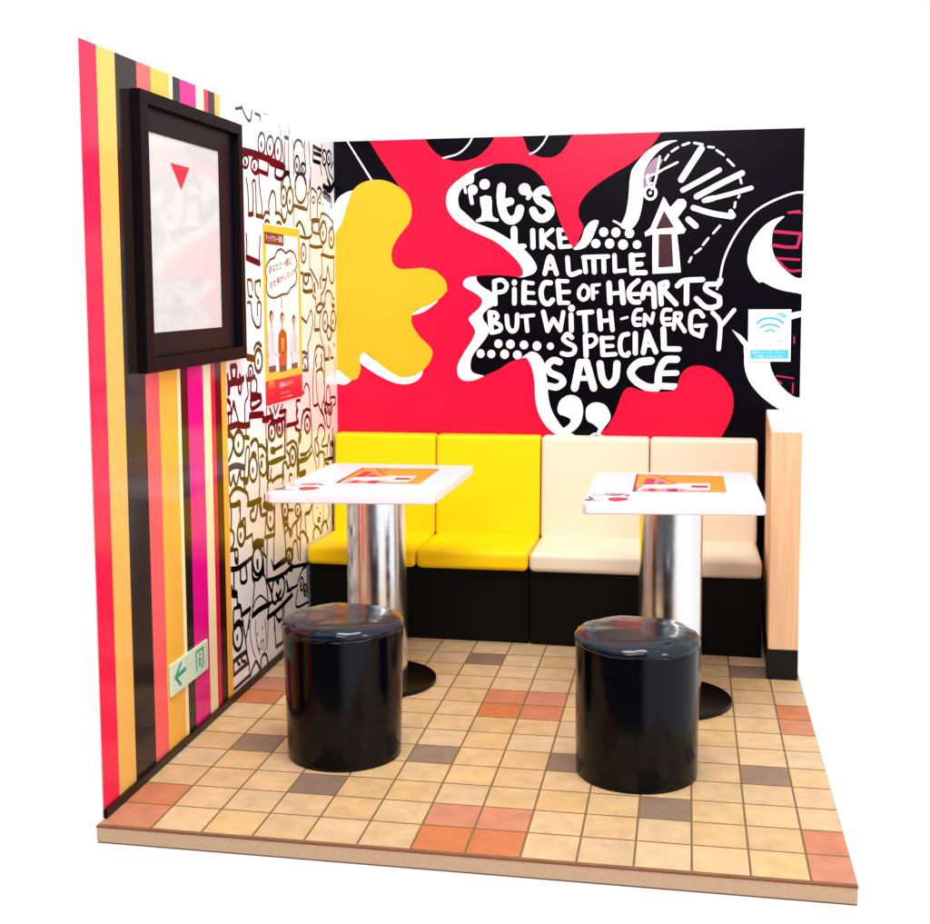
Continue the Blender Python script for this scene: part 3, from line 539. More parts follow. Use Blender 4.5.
GS.update({
 H1: [(.09,[(0,80),(40,30),(80,70),(110,150),(125,230)]),(.1,[(50,215),(120,238),(180,230),(205,200)]),(.07,[(205,200),(205,90),(215,20)]),(.11,[(215,20),(300,15)]),(.09,[(215,20),(220,150),(260,175),(295,170),(300,20)]),(.07,[(300,170),(320,240)]),
   (.06,[(178,240),(178,660)]),(.11,[(185,340),(260,360),(340,350)]),(.06,[(345,300),(355,440)]),(.11,[(330,460),(370,465),(440,490),(500,490)]),(.07,[(335,460),(340,620),(345,740)]),(.1,[(345,790),(400,790)]),(.08,[(415,620),(400,780),(380,900)]),
   (.08,[(418,610),(435,720),(455,820),(485,830),(500,760)]),(.08,[(500,480),(500,760)]),(.1,[(60,700),(90,705)]),(.12,[(110,720),(185,720)]),(.1,[(105,720),(105,810),(130,850),(155,810),(165,730)]),(.09,[(190,650),(240,740),(290,850),(290,900)]),
   (.07,[(190,720),(215,800),(215,920)]),(.06,[(90,710),(95,920)]),(.09,[(330,740),(315,800),(330,900)]),(.09,[(480,10),(490,100)])],
 H2: [(.13,[(95,135),(130,155),(215,145)]),(.06,[(90,0),(95,130)]),(.16,[(240,60),(245,150)]),(.1,[(220,200),(245,245)]),(.07,[(262,220),(258,330),(262,400)]),(.08,[(390,40),(360,150),(325,210),(335,290)]),(.16,[(365,310),(370,350)]),
   (.1,[(270,370),(290,330),(325,310),(350,340),(335,400),(300,430),(272,410),(270,370)]),(.08,[(385,320),(385,200),(420,140),(460,170),(480,230),(500,260)]),(.06,[(465,240),(465,320)]),(.16,[(480,335),(500,345)]),
   (.1,[(65,490),(135,565)]),(.07,[(135,565),(170,470),(195,400),(215,480),(220,570),(190,740),(160,850),(155,924)]),(.07,[(250,440),(245,650)]),(.12,[(245,660),(300,655)]),(.07,[(325,430),(310,560),(320,720),(350,840),(365,924)]),
   (.1,[(425,600),(405,660),(415,760),(440,790),(460,740),(465,670),(435,610)]),(.1,[(500,840),(505,870)]),(.08,[(430,870),(430,924)]),(.09,[(255,924),(270,880),(310,870),(350,900)])],
 H3: [(.11,[(70,105),(100,95),(150,120)]),(.08,[(75,110),(80,330)]),(.1,[(80,335),(155,335)]),(.08,[(155,0),(160,330)]),(.09,[(90,250),(95,180),(125,155),(150,200),(150,310)]),(.14,[(115,270),(125,310)]),
   (.07,[(225,780),(220,500),(235,250),(245,100),(290,20),(330,25),(365,90),(375,300),(375,600),(370,720)]),(.1,[(270,130),(255,200),(270,280)]),(.1,[(330,130),(340,190),(325,270),(345,310)]),(.09,[(265,360),(300,325),(340,325),(360,360)]),
   (.07,[(265,360),(265,500),(285,760)]),(.07,[(360,360),(365,500)]),(.1,[(235,800),(260,800),(290,775)]),(.14,[(370,690),(365,750)]),(.13,[(380,190),(430,185)]),(.08,[(435,40),(430,180)]),(.07,[(380,20),(380,180)]),(.07,[(455,60),(455,170)]),(.1,[(455,175),(490,165)]),
   (.06,[(515,180),(515,450)]),(.08,[(400,740),(400,620),(425,530),(445,620),(450,740)]),(.1,[(385,760),(440,790),(470,760)]),(.09,[(455,700),(490,685),(515,700),(520,760),(490,800)]),(.08,[(370,760),(380,850),(400,900)]),(.08,[(290,775),(320,860),(350,920)]),
   (.08,[(350,750),(340,800),(335,860)]),(.09,[(470,780),(470,880),(450,920)]),(.08,[(75,590),(100,640),(110,560),(135,510),(170,570),(180,700),(178,860)]),(.11,[(90,910),(130,850),(175,860)])],
 H4: [(.13,[(45,0),(55,140),(55,250)]),(.2,[(75,115),(130,95),(200,90),(250,50)]),(.09,[(75,130),(70,250)]),(.1,[(105,0),(110,90)]),(.1,[(165,0),(160,80)]),(.14,[(205,0),(215,80)]),(.1,[(190,110),(190,200),(215,245),(230,120)]),
   (.08,[(290,0),(305,120),(315,270),(275,380),(275,620)]),(.14,[(300,60),(345,55),(400,20)]),(.1,[(355,90),(350,220),(385,250),(425,230),(430,100),(410,40)]),(.2,[(360,270),(480,285)]),(.13,[(350,330),(360,440),(420,420),(485,360),(485,290)]),(.1,[(365,335),(430,320)]),
   (.14,[(45,330),(75,370)]),(.08,[(75,370),(95,500),(90,670)]),(.14,[(125,360),(140,440)]),(.09,[(120,360),(100,500)]),(.08,[(140,430),(175,560),(195,650)]),(.1,[(45,510),(100,500)]),(.08,[(55,520),(60,680)]),
   (.18,[(45,710),(110,675),(180,655),(250,670),(330,660)]),(.2,[(345,535),(425,528),(510,520)]),(.1,[(335,540),(335,660)]),(.2,[(515,590),(581,585)]),(.1,[(510,520),(525,590)]),(.14,[(45,795),(100,810),(120,850)]),(.1,[(120,924),(140,800),(190,720),(240,780)]),
   (.08,[(290,690),(290,800)]),(.14,[(270,820),(325,830)]),(.1,[(350,900),(385,860),(425,850),(450,900)])],
 H5: [(.07,[(60,180),(50,400),(55,760),(60,900)]),(.05,[(80,350),(75,760)]),(.17,[(15,330),(90,300),(140,280)]),(.1,[(100,180),(140,290)]),(.1,[(155,150),(175,250)]),(.08,[(215,130),(185,220)]),(.08,[(270,125),(240,200)]),(.15,[(120,300),(160,350),(220,340),(280,310)]),
   (.14,[(230,230),(305,205)]),(.07,[(305,200),(300,400),(305,560),(305,800)]),(.05,[(325,420),(325,740)]),(.13,[(325,410),(400,385),(475,360)]),(.1,[(500,70),(455,80),(450,140),(470,200)]),(.1,[(465,220),(455,290),(475,360)]),(.1,[(435,420),(450,460),(500,470)]),
   (.14,[(490,480),(510,540),(495,620)]),(.08,[(581,190),(540,260),(520,400),(515,450)]),(.22,[(125,730),(150,735)]),(.1,[(140,740),(265,670)]),(.12,[(110,890),(200,850),(310,815)]),(.1,[(325,660),(400,610),(440,640),(460,720),(460,924)]),(.1,[(325,740),(350,780)]),(.06,[(480,560),(475,860)]),(.12,[(510,790),(581,780)]),(.13,[(480,870),(581,840)])],
 H7: [(.12,[(150,100),(210,20),(260,40)]),(.18,[(185,50),(230,40)]),(.12,[(200,215),(200,245)]),(.09,[(270,0),(290,150),(310,250),(320,400)]),(.08,[(355,0),(330,150),(310,260)]),(.14,[(140,560),(230,480),(320,415)]),(.12,[(140,740),(240,650),(350,560)]),(.12,[(320,415),(345,560)]),
   (.13,[(145,560),(150,730)]),(.1,[(200,500),(205,560),(235,590)]),(.1,[(255,480),(262,540),(310,545)]),(.07,[(330,450),(350,560),(365,700)]),(.1,[(160,910),(250,830),(370,720)]),(.1,[(370,740),(410,620),(450,545),(500,640)]),(.1,[(505,640),(520,500),(560,445),(590,480),(605,560)]),
   (.045,[(370,0),(370,150),(390,330),(440,500)]),(.045,[(445,0),(440,150),(465,330),(500,450)]),(.045,[(565,0),(580,150),(580,330),(560,400)]),(.05,[(465,340),(475,380),(505,380),(510,300),(540,260),(545,330),(530,400)]),(.07,[(465,175),(463,195)]),(.07,[(530,90),(528,110)]),
   (.05,[(610,0),(605,150),(595,400)]),(.09,[(690,0),(700,200),(710,350)]),(.12,[(710,355),(800,295)]),(.09,[(800,0),(805,290)]),(.14,[(740,0),(765,10)])],
})
GO = [(H1,97,440,33,125,.08),(H1,358,165,42,140,.1),(H1,465,240,33,130,.1),(H2,385,550,32,135,.09),(H2,490,540,30,135,.09),(H3,395,850,22,60,.06),(H3,440,850,22,60,.06),(H5,130,480,42,120,.11),(H5,235,440,38,105,.11),(H5,400,810,38,120,.1),(H7,205,215,62,180,.12),(D1,308,350,22,65,.07),(G1,220,44,67,158,.11),(G1,410,380,52,165,.1),(G2,120,230,35,120,.1),(G2,20,290,45,110,.1),(G2,490,190,35,110,.11),(G2,300,610,38,125,.1),(G3,250,450,48,150,.11),(G3,640,230,50,165,.11),(G3,468,800,66,185,.12),
  (G3,830,130,38,110,.1),(G3,885,740,30,100,.09),(G4,200,260,38,115,.1),(G4,365,260,35,90,.09),(G4,255,860,45,80,.12),(G4,645,390,20,30,.05),(G6,105,400,45,165,.08),(G6,355,590,30,115,.08),(G6,435,650,32,75,.1),(G6,715,500,28,100,.09),(G6,775,500,28,90,.09),
  (G7,640,350,35,130,.09),(G7,725,400,42,170,.11),(G7,865,240,75,195,.09,False),(G8,430,370,28,60,.06,False),(G8,545,380,25,55,.06,False)]

for c, S in SK.items():
    for q in S:
        if not ingbox(c, q): ds(c, q)
for c, S in GS.items():
    for ww, q in S: ds(c, q, ww)
for c, x, y, rx, ry, *ww in GO: oval(c, x, y, rx, ry, *ww)
for c, x, y, rx, ry, *w in ((D1,255,330,22,65),(D1,308,350,22,65),(D1,357,365,22,65),(D1,155,440,20,40),(D1,212,465,22,45),(D1,397,640,18,60),(D1,430,680,18,65),(D1,475,455,18,55),(D1,510,490,18,30),(D1,497,610,38,80,DW,False),(D1,640,400,18,45),(D1,672,420,18,45),(D1,575,665,10,28),(D1,610,635,12,45),(D1,640,860,20,55),(D1,685,890,15,45),
  (D2,625,175,20,65),(D2,775,40,25,55),(D2,835,70,22,65),(D2,762,400,12,50,DW,False),(D2,795,680,28,75),(D2,845,670,20,75),(D2,818,775,15,45,DW,False),
  (D3,287,155,28,85,.12),(D3,228,240,18,50),(D3,250,345,25,70,.11,False),(D3,140,775,38,90,.11),(D3,250,880,25,55),(D3,390,680,28,70),(D3,447,655,25,60),(D3,655,630,25,60),(D3,545,860,18,60),(D3,720,140,12,30),(D3,755,130,12,30),(D3,635,160,12,35),(D3,795,510,18,42),(D3,830,510,18,42),(D3,755,690,25,50,DW,False),
  (D4,175,390,32,80,.1),(D4,317,620,45,120,.1),(D4,422,240,30,95,.1),(D4,548,175,22,60),(D4,648,160,18,50),(D4,575,540,18,45),(D4,625,560,18,50),(D4,685,790,15,55),(D4,715,840,12,50),(D5,150,390,42,115,.1)):
    if not ingbox(c, [(x, y)]): oval(c, x, y, rx, ry, *(w or [DW]))
for c, q, w in ((D1,[(140,375),(230,400),(390,470)],.2),(D1,[(640,600),(670,620),(695,590)],.18),(D1,[(640,640),(680,690),(685,720)],.16),(D2,[(200,208),(295,250)],.18),
  (D3,[(80,200),(120,200),(115,290),(90,290),(80,205)],.15),(D3,[(205,130),(250,140)],.2),(D3,[(60,320),(130,320)],.16),(D3,[(215,430),(300,420),(310,480),(240,515),(225,440)],.15),(D3,[(225,555),(330,560)],.18),(D3,[(60,650),(120,630),(200,650)],.16),(D3,[(385,830),(470,805)],.12),(D3,[(380,900),(490,870)],.12),
  (D3,[(230,410),(290,415)],.14),(D3,[(340,595),(400,575)],.16),(D4,[(280,480),(310,440),(355,445)],.22),(D4,[(590,650),(735,620)],.12),(D4,[(232,135),(330,92)],.13),(D4,[(90,130),(160,102)],.13),(D4,[(85,665),(265,575)],.12),
  (D4,[(317,600),(317,640)],.16),(D4,[(560,850),(640,800)],.14),(D4,[(400,765),(540,665)],.13),(D4,[(90,830),(110,840),(120,900)],.2),(D5,[(90,20),(130,25),(140,130),(165,130),(180,200),(250,170)],.13),(D5,[(120,290),(190,240)],.15),(D5,[(265,210),(410,130)],.17),
  (D5,[(105,850),(250,720)],.1),(D5,[(400,240),(640,50)],.15),(D5,[(110,600),(205,545)],.14),
  (D5,[(310,270),(345,210),(380,290),(395,430),(370,520),(340,540),(310,460),(300,380),(310,270)],.045),(D5,[(270,230),(240,350),(260,480),(310,600)],.045),(D5,[(320,480),(340,500),(360,440),(345,410)],.05),(D5,[(315,370),(313,382)],.07),(D5,[(355,318),(353,330)],.07),(D5,[(400,230),(400,620)],.045)):
    if not ingbox(c, q): ds(c, q, w)
dp.build('doodle_print', sw)
skm = mat('skirting_black', lin(16,10,12), .35, spec=.25, var=.2)
box_obj('skirting', (.0065, .085, YF-8-.02, 13.1-8, 0.001, .175), skm, sw, bev=.015)

# ------------------------------------------------------------------ wooden end panel
ep = empty('end_panel', (13.3, 11, 0)); tag(ep, 'pale wood end panel with black foot, at the right end of the cream bench', 'panel')
def wood(name):
    mt = bpy.data.materials.new(name); mt.use_nodes = True; nt = mt.node_tree; b = nt.nodes['Principled BSDF']; N, L = nt.nodes.new, nt.links.new
    tc = N('ShaderNodeTexCoord'); mp_ = N('ShaderNodeMapping'); mp_.inputs['Scale'].default_value = (9, 9, .35); L(tc.outputs['Object'], mp_.inputs[0])
    nz = N('ShaderNodeTexNoise'); nz.inputs['Scale'].default_value = 1.3; nz.inputs['Detail'].default_value = 8; nz.inputs['Distortion'].default_value = .6; L(mp_.outputs[0], nz.inputs['Vector'])
    cr = N('ShaderNodeValToRGB'); cr.color_ramp.elements[0].position = .32; cr.color_ramp.elements[0].color = lin(222,168,124); cr.color_ramp.elements[1].position = .68; cr.color_ramp.elements[1].color = lin(234,186,142)
    L(nz.outputs['Fac'], cr.inputs[0]); L(cr.outputs[0], b.inputs['Base Color']); b.inputs['Roughness'].default_value = .45
    return mt
Wd = wood('pale_wood')
def post_box(name, x0, x1, y0, y1, z0, z1, mt, bev, inset=0):
    bm = bmesh.new(); vs = box(bm, x0, x1, y0, y1, z0, z1)
    for v in vs:
        if v.co.y > 1 and v.co.x < 0: v.co.x += .2
    bmesh.ops.bevel(bm, geom=list(bm.edges), offset=bev, segments=2, affect='EDGES')
    return sharp(link(name, bm, mt, ep, smooth=True))
post_box('panel', -.36, .39, 0, DB-11-.02, .78, 6.4, Wd, .02)
post_box('bleached_top', -.34, .37, .02, DB-11-.02, 6.4015, 6.43, mat('bleached_white', (.92,.92,.92,1), .3), .006)  # panel top bleached by strong light, painted as a thin white sheet
post_box('foot', -.385, .395, -.01, DB-11-.02, .002, .779, mat('foot_black', lin(14,14,18), .4, spec=.25, var=.2), .02)

# ------------------------------------------------------------------ benches
M_ycush = mat('yellow_vinyl', lin(252,205,0), .45, spec=.2, var=.02, nscale=1.5, bump=.006, bscale=2.5)
M_ccush = mat('cream_vinyl', lin(230,214,190), .42, spec=.3, var=.02, nscale=1.5, bump=.006, bscale=2.5)
M_base = mat('bench_base_black', lin(7,6,8), .5, spec=.12, var=.3, nscale=2)
def cushion(name, prof, x0, x1, mt, parent, bev):
    """side profile (y,z) extruded along x with soft edges"""
    bm = bmesh.new()
    a = [bm.verts.new((x0, y, z)) for y, z in prof]; b = [bm.verts.new((x1, y, z)) for y, z in prof]
    bm.faces.new(a); bm.faces.new(list(reversed(b))); n = len(prof)
    for i in range(n): bm.faces.new((a[i], b[i], b[(i+1)%n], a[(i+1)%n]))
    bmesh.ops.recalc_face_normals(bm, faces=bm.faces)
    bmesh.ops.bevel(bm, geom=list(bm.edges), offset=bev, segments=5, profile=.55, affect='EDGES')
    o = link(name, bm, mt, parent, smooth=True); return sharp(o, 50)
def bench(name, label, xs, mt, yk0, yk1):
    t = empty(name, (xs[0], 13, 0)); tag(t, label, 'bench', 'benches along the mural wall')
    ox = xs[0]
    bm = bmesh.new(); vs = box(bm, 0.012, xs[-1]-ox-.012, 0, 3.4, .003, 2.12)
    for v in (vs[0], vs[4]): v.co.y = yk0-13
    for v in (vs[1], vs[5]): v.co.y = yk1-13
    bmesh.ops.bevel(bm, geom=list(bm.edges), offset=.02, segments=2, affect='EDGES')
    sharp(link('base', bm, M_base, t, smooth=True))
    for a, b in zip(xs[:-1], xs[1:]):
        a, b = a-ox+.012, b-ox-.012
        cushion('seat', [(-.13,2.122),(3.3,2.122),(3.3,2.6),(2.4,2.62),(-.1,2.68)], a, b, mt, t, .17)
        cushion('backrest', [(2.66,2.5),(3.5,2.5),(3.5,5.6),(2.92,5.6)], a, b, mt, t, .13)
    return t
bench('bench', 'two-seat bench with bright yellow cushions on a black base', [.0, 3.25, 6.49], M_ycush, 13.2, 13.12)
bench('bench', 'two-seat bench with cream cushions, between the yellow bench and the wood panel', [6.5, 9.75, 12.9], M_ccush, 13.1, 12.78)

# ------------------------------------------------------------------ tables
def metal(name):
    mt = bpy.data.materials.new(name); mt.use_nodes = True; nt = mt.node_tree; b = nt.nodes['Principled BSDF']; N, L = nt.nodes.new, nt.links.new
    b.inputs['Metallic'].default_value = 1; b.inputs['Base Color'].default_value = (.9,.9,.91,1)
    tc = N('ShaderNodeTexCoord'); mp_ = N('ShaderNodeMapping'); mp_.inputs['Scale'].default_value = (2.4,2.4,1.5); L(tc.outputs['Object'], mp_.inputs[0])
    nz = N('ShaderNodeTexNoise'); nz.inputs['Scale'].default_value = 2; nz.inputs['Detail'].default_value = 6; L(mp_.outputs[0], nz.inputs['Vector'])
    mr = N('ShaderNodeMapRange'); mr.inputs['To Min'].default_value = .12; mr.inputs['To Max'].default_value = .3; L(nz.outputs['Fac'], mr.inputs['Value']); L(mr.outputs[0], b.inputs['Roughness'])
    bp = N('ShaderNodeBump'); bp.inputs['Strength'].default_value = .2; bp.inputs['Distance'].default_value = .02; L(nz.outputs['Fac'], bp.inputs['Height']); L(bp.outputs[0], b.inputs['Normal'])
    return mt
M_foil = metal('steel_foil')
M_blk = mat('gloss_black_plastic', lin(5,4,6), .25, spec=.2, var=.2, bump=.003, bscale=12)
M_top = mat('table_white', (.86,.81,.85,1), .22, var=.02)
M_or = mat('sticker_orange', lin(250,150,44), .3, var=.05); M_stw = mat('sticker_pale', lin(250,214,220), .3, var=.05)
M_str = mat('sticker_red', lin(222,22,62), .3, var=.1); M_stm = mat('sticker_purple', lin(132,20,80), .3, var=.2); M_stg = mat('sticker_olive', lin(110,84,60), .3, var=.2)
M_stp = mat('sticker_pink', lin(240,130,150), .3, var=.1); M_stgr = mat('sticker_grey', lin(186,176,172), .3, var=.1)
ZT = 5.25
def table(label, cx, cy, corners, stick, corner_st):
    t = empty('table', (cx, cy, 0)); tag(t, label, 'table', 'single-pedestal tables')
    C0 = [on_plane(u, v, 2, ZT) for u, v in corners]; C = [Vector((c.x-cx, c.y-cy)) for c in C0]
    bm = bmesh.new(); lo = [bm.verts.new((c.x, c.y, ZT-.25)) for c in C]; hi = [bm.verts.new((c.x, c.y, ZT)) for c in C]
    bm.faces.new(hi); bm.faces.new(list(reversed(lo)))
    for i in range(4): bm.faces.new((lo[i], lo[(i+1)%4], hi[(i+1)%4], hi[i]))
    bmesh.ops.recalc_face_normals(bm, faces=bm.faces)
    ve = [e for e in bm.edges if abs(e.verts[0].co.z-e.verts[1].co.z) > .1]
    bmesh.ops.bevel(bm, geom=ve, offset=.14, segments=5, profile=.5, affect='EDGES')
    he = [e for e in bm.edges if abs(e.verts[0].co.z-e.verts[1].co.z) < .01 and len(e.link_faces) == 2 and any(abs(f.normal.z) > .9 for f in e.link_faces)]
    bmesh.ops.bevel(bm, geom=he, offset=.035, segments=3, profile=.5, affect='EDGES')
    top = sharp(link('tabletop', bm, M_top, t, smooth=True), 50)
    col = sharp(link('column', lathe([(.76,.1),(.762,1.5),(.758,3),(.762,4),(.76,ZT-.249)], 96), M_foil, t, smooth=True))
    sharp(link('base_plate', lathe([(1.47,.002),(1.5,.02),(1.5,.1),(1.47,.125),(.6,.135)], 128), M_blk, t, smooth=True), 60)
    # sticker on the tabletop
    S = [on_plane(u, v, 2, ZT) for u, v in stick]; S = [Vector((s.x-cx, s.y-cy)) for s in S]     # front-left, front-right, back-right, back-left
    def uv(u, v, Q=S): return Q[0]*(1-u)*(1-v)+Q[1]*u*(1-v)+Q[2]*u*v+Q[3]*(1-u)*v
    p = Print(lambda a, b, o: (a, b, ZT+o), Vector((0,0,1)), start=.003, step=.002)
    def rect(l, a, b, c, d, Q=S): l.append([uv(a,c,Q), uv(b,c,Q), uv(b,d,Q), uv(a,d,Q)])
    l = p.layer(M_or); rect(l, 0, 1, 0, 1)
    l = p.layer(M_stw); l.append([uv(*q) for q in ((.03,.04),(.72,.04),(.83,.12),(.84,.5),(.5,.48),(.42,.38),(.12,.4),(.08,.2))])
    l = p.layer(M_stp); rect(l, .2, .34, .42, .68); rect(l, .1,.18,.0,.16); rect(l,.3,.38,.0,.16); rect(l,.48,.56,.0,.15)
    l = p.layer(M_or); rect(l, .24, .3, .0, .14)
    l = p.layer(M_str); l.append([uv(*q) for q in ((.1,.38),(.2,.38),(.215,.72),(.12,.72))]); rect(l, .17,.25,.005,.16); rect(l,.37,.43,.005,.16); l.append([uv(*q) for q in ((.25,.4),(.36,.46),(.3,.56),(.26,.5))])
    l = p.layer(M_stm); rect(l, 0,.045,.0,.22); rect(l,.42,.48,.0,.16); rect(l,.63,.81,.24,.34); rect(l,.0,.022,.2,.99); l.append([uv(*q) for q in ((.2,.4),(.22,.4),(.225,.66),(.205,.66))]); 
    l = p.layer(M_stg)
    for q in ([(.19,.95),(.26,.86),(.31,.76),(.35,.9)],[(.27,.72),(.33,.7),(.39,.6),(.44,.5)],[(.58,.08),(.66,.04),(.78,.05)]):
        l.extend(ribbon(smooth_pts([uv(*a) for a in q], False, 4), .035))
    Q = [on_plane(u, v, 2, ZT) for u, v in corner_st]; Q = [Vector((s.x-cx, s.y-cy)) for s in Q]
    l = p.layer(M_stgr)
    for q in ([(.05,.9),(.3,.75),(.55,.95),(.9,.8)],[(.1,.7),(.35,.55),(.6,.75)],[(0,.1),(.1,.4),(.2,.1)]):
        l.extend(ribbon(smooth_pts([uv(a, b, Q) for a, b in q], False, 4), .05))
    l = p.layer(M_str); l.append(smooth_pts([uv(a, b, Q) for a, b in ((.5,.25),(.65,.05),(.85,.12),(.97,.3),(.8,.42),(.6,.4))], True, 4))
    l = p.layer(M_stg)
    for q in ([(.02,.08),(.12,.3),(.05,.5)],[(.1,.05),(.16,.28)],[(.4,.8),(.6,.68),(.75,.8)],[(.55,.85),(.7,.7),(.85,.85)],[(.2,.04),(.42,.1)],[(.9,.6),(.96,.75)]):
        l.extend(ribbon(smooth_pts([uv(a, b, Q) for a, b in q], False, 4), .055))
    l = p.layer(M_stm); l.extend(ribbon(smooth_pts([uv(a, b, Q) for a, b in ((.55,.2),(.7,.26),(.9,.24))], False, 4), .04))
    p.build('printed_motif', t)
    return t
def cr(ox, oy, s, *pts): return [(ox+x/s, oy+y/s) for x, y in pts]
table('white square table on a steel column, in front of the yellow bench', 3.07, 9.2,
      [(265.5,493.0),(433.7,494.6),(474,465.5),(333.9,462.9)], cr(320,455,7.154,(110,200),(712,208),(862,98),(305,93)),
      cr(250,450,3.875,(88,157),(262,158),(300,127),(160,127)))
table('white square table on a steel column, in front of the cream bench', 10.48, 8.9,
      [(582.3,503.4),(766.5,504.7),(751.7,471.8),(597,472.3)], cr(620,465,7.75,(95,205),(825,212),(800,85),(130,70)),
      cr(570,470,7.75,(112,244),(460,248),(475,180),(150,174)))

# ------------------------------------------------------------------ stools
M_vinyl = mat('black_vinyl_side', lin(4,4,8), .15, spec=.2, var=.3, bump=.02, bscale=4, stretch=(1,1,.3), rvar=.08)
M_seat = mat('black_vinyl_sky_tint', lin(7,18,32), .14, spec=.45, var=.3, bump=.045, bscale=2.4, rvar=.08)  # blue of the sky's reflection is mixed into the black base colour
def stool(label, x, y, r0, r1, seed, hz):
    rnd = random.Random(seed); ph = [rnd.uniform(0, 6.28) for _ in range(8)]
    t = empty('stool', (x, y, 0)); tag(t, label, 'stool', 'round black stools')
    def wb(r, z, a):
        return r*(1+.004*math.sin(3*a+ph[0])+.003*math.sin(7*a+ph[1]+z)), z
    n = 9; prof = [(r0*.985,.002)]+[(r0+(r1-r0)*(k/n)**.8, .03+(hz-.2-.03)*k/n) for k in range(n+1)]
    sharp(link('body', lathe(prof, 128, wb), M_vinyl, t, smooth=True), 60)
    def ws(r, z, a):
        e = min(1, r/r1)
        zz = z+.018*e*e*math.sin(a+ph[2])+.012*e**3*math.sin(2*a+ph[3])+.006*e**4*math.sin(5*a+ph[4])+.004*math.sin(17*a+ph[6])*e**8
        px, py = r*math.cos(a), r*math.sin(a)
        nz = noise.noise(Vector((px*1.1+seed, py*1.6, seed))); n2 = noise.noise(Vector((px*3.2, py*3.2+seed, 3)))
        zz += (.038*nz+.009*n2)*min(1, e*1.2)
        zz += .016*e**10*noise.noise(Vector((a*9, seed, z*8)))
        return r*(1+.005*math.sin(3*a+ph[5])+.012*e**8*noise.noise(Vector((math.cos(a)*6, math.sin(a)*6, seed+z*4)))), zz
    s = hz-.23
    prof = [(r1*.98,s-.02),(r1*1.0,s-.015),(r1*1.01,s+.005),(r1*1.018,s+.02),(r1*1.022,s+.04),(r1*1.018,s+.085),(r1*.99,s+.135),(r1*.935,s+.18),(r1*.85,s+.213),(r1*.74,s+.232),(r1*.6,s+.24),(r1*.42,s+.243),(r1*.25,s+.245),(r1*.1,s+.246),(.01,s+.246)]
    sharp(link('seat', lathe(prof, 160, ws), M_seat, t, smooth=True), 80)
    # gathered edge where the seat cover meets the side
    bm = bmesh.new(); nn = 220; R_ = []
    for k in range(nn):
        a = 2*math.pi*k/nn; rr = r1*.995+.01*math.sin(23*a+ph[2])*math.sin(7*a+ph[5]); zz = s-.015+.022*math.sin(2*a+ph[2])+.02*math.sin(11*a+ph[1])*math.sin(5*a)
        R_.append([bm.verts.new(((rr+.018*math.cos(b))*math.cos(a), (rr+.018*math.cos(b))*math.sin(a), zz+.022*math.sin(b))) for b in [i*math.pi/3 for i in range(6)]])
    for k in range(nn):
        for i in range(6): bm.faces.new((R_[k][i], R_[k][(i+1)%6], R_[(k+1)%nn][(i+1)%6], R_[(k+1)%nn][i]))
    bmesh.ops.recalc_face_normals(bm, faces=bm.faces)
    link('seam', bm, M_seat, t, smooth=True)
    return t
stool('round black vinyl stool in front of the table by the yellow bench', 3.545, 4.34, 1.232, 1.30, 3, 3.05)
stool('round black vinyl stool in front of the table by the cream bench', 9.87, 4.32, 1.258, 1.275, 11, 3.02)

# ------------------------------------------------------------------ framed screen on the side wall
fs = empty('framed_screen', (X0+.012, 5, 8.4)); tag(fs, 'black framed pale screen with a small red triangle on the striped wall', 'screen')
M_fr = mat('frame_black', lin(16,8,12), .5, spec=.06, var=.25, nscale=6, bump=.006, bscale=40)
M_fr2 = mat('frame_inner', lin(5,5,11), .4, spec=.1, var=.25, bump=.003, bscale=30)
def ring(name, y0, y1, z0, z1, ty0, ty1, tz0, tz1, xa, xb, mt, bev):
    bm = bmesh.new()
    box(bm, xa, xb, y0, y1, z0, z0+tz0, bev=bev); box(bm, xa, xb, y0, y1, z1-tz1, z1, bev=bev)
    box(bm, xa, xb-.001, y0, y0+ty0, z0+tz0, z1-tz1, bev=bev); box(bm, xa, xb-.001, y1-ty1, y1, z0+tz0, z1-tz1, bev=bev)
    return sharp(link(name, bm, mt, fs, smooth=True))
ring('frame', 2.27-5, 8.0-5, 0, 14.07-8.4, .37, .26, .3, .26, 0, .21, M_fr, .012)
ring('inner_frame', 2.64-5, 7.74-5, .3, 13.81-8.4, .34, .93, .5, .5, .0, .06, M_fr2, .01)
M_scr = mat('screen_glass', (.55,.565,.565,1), .4, var=.06, nscale=1.2, coat=.6, croug=.055)
box_obj('screen', (.005, .035, 2.98-5, 6.81-5, .8, 4.91), M_scr, fs, bev=0.003)
bm = bmesh.new()
tri = [on_plane(120+x/5.77, 70+y/5.77, 0, X0+.05) for x, y in ((292,537),(398,566),(352,688))]
f = bm.faces.new([bm.verts.new((.0365, p.y-5, p.z-8.4)) for p in tri])
r = bmesh.ops.extrude_face_region(bm, geom=[f]); bmesh.ops.translate(bm, verts=[v for v in r['geom'] if isinstance(v, bmesh.types.BMVert)], vec=(.012,0,0)); bmesh.ops.recalc_face_normals(bm, faces=bm.faces)
link('triangle_mark', bm, mat('mark_red', lin(232,20,46), .4), fs)
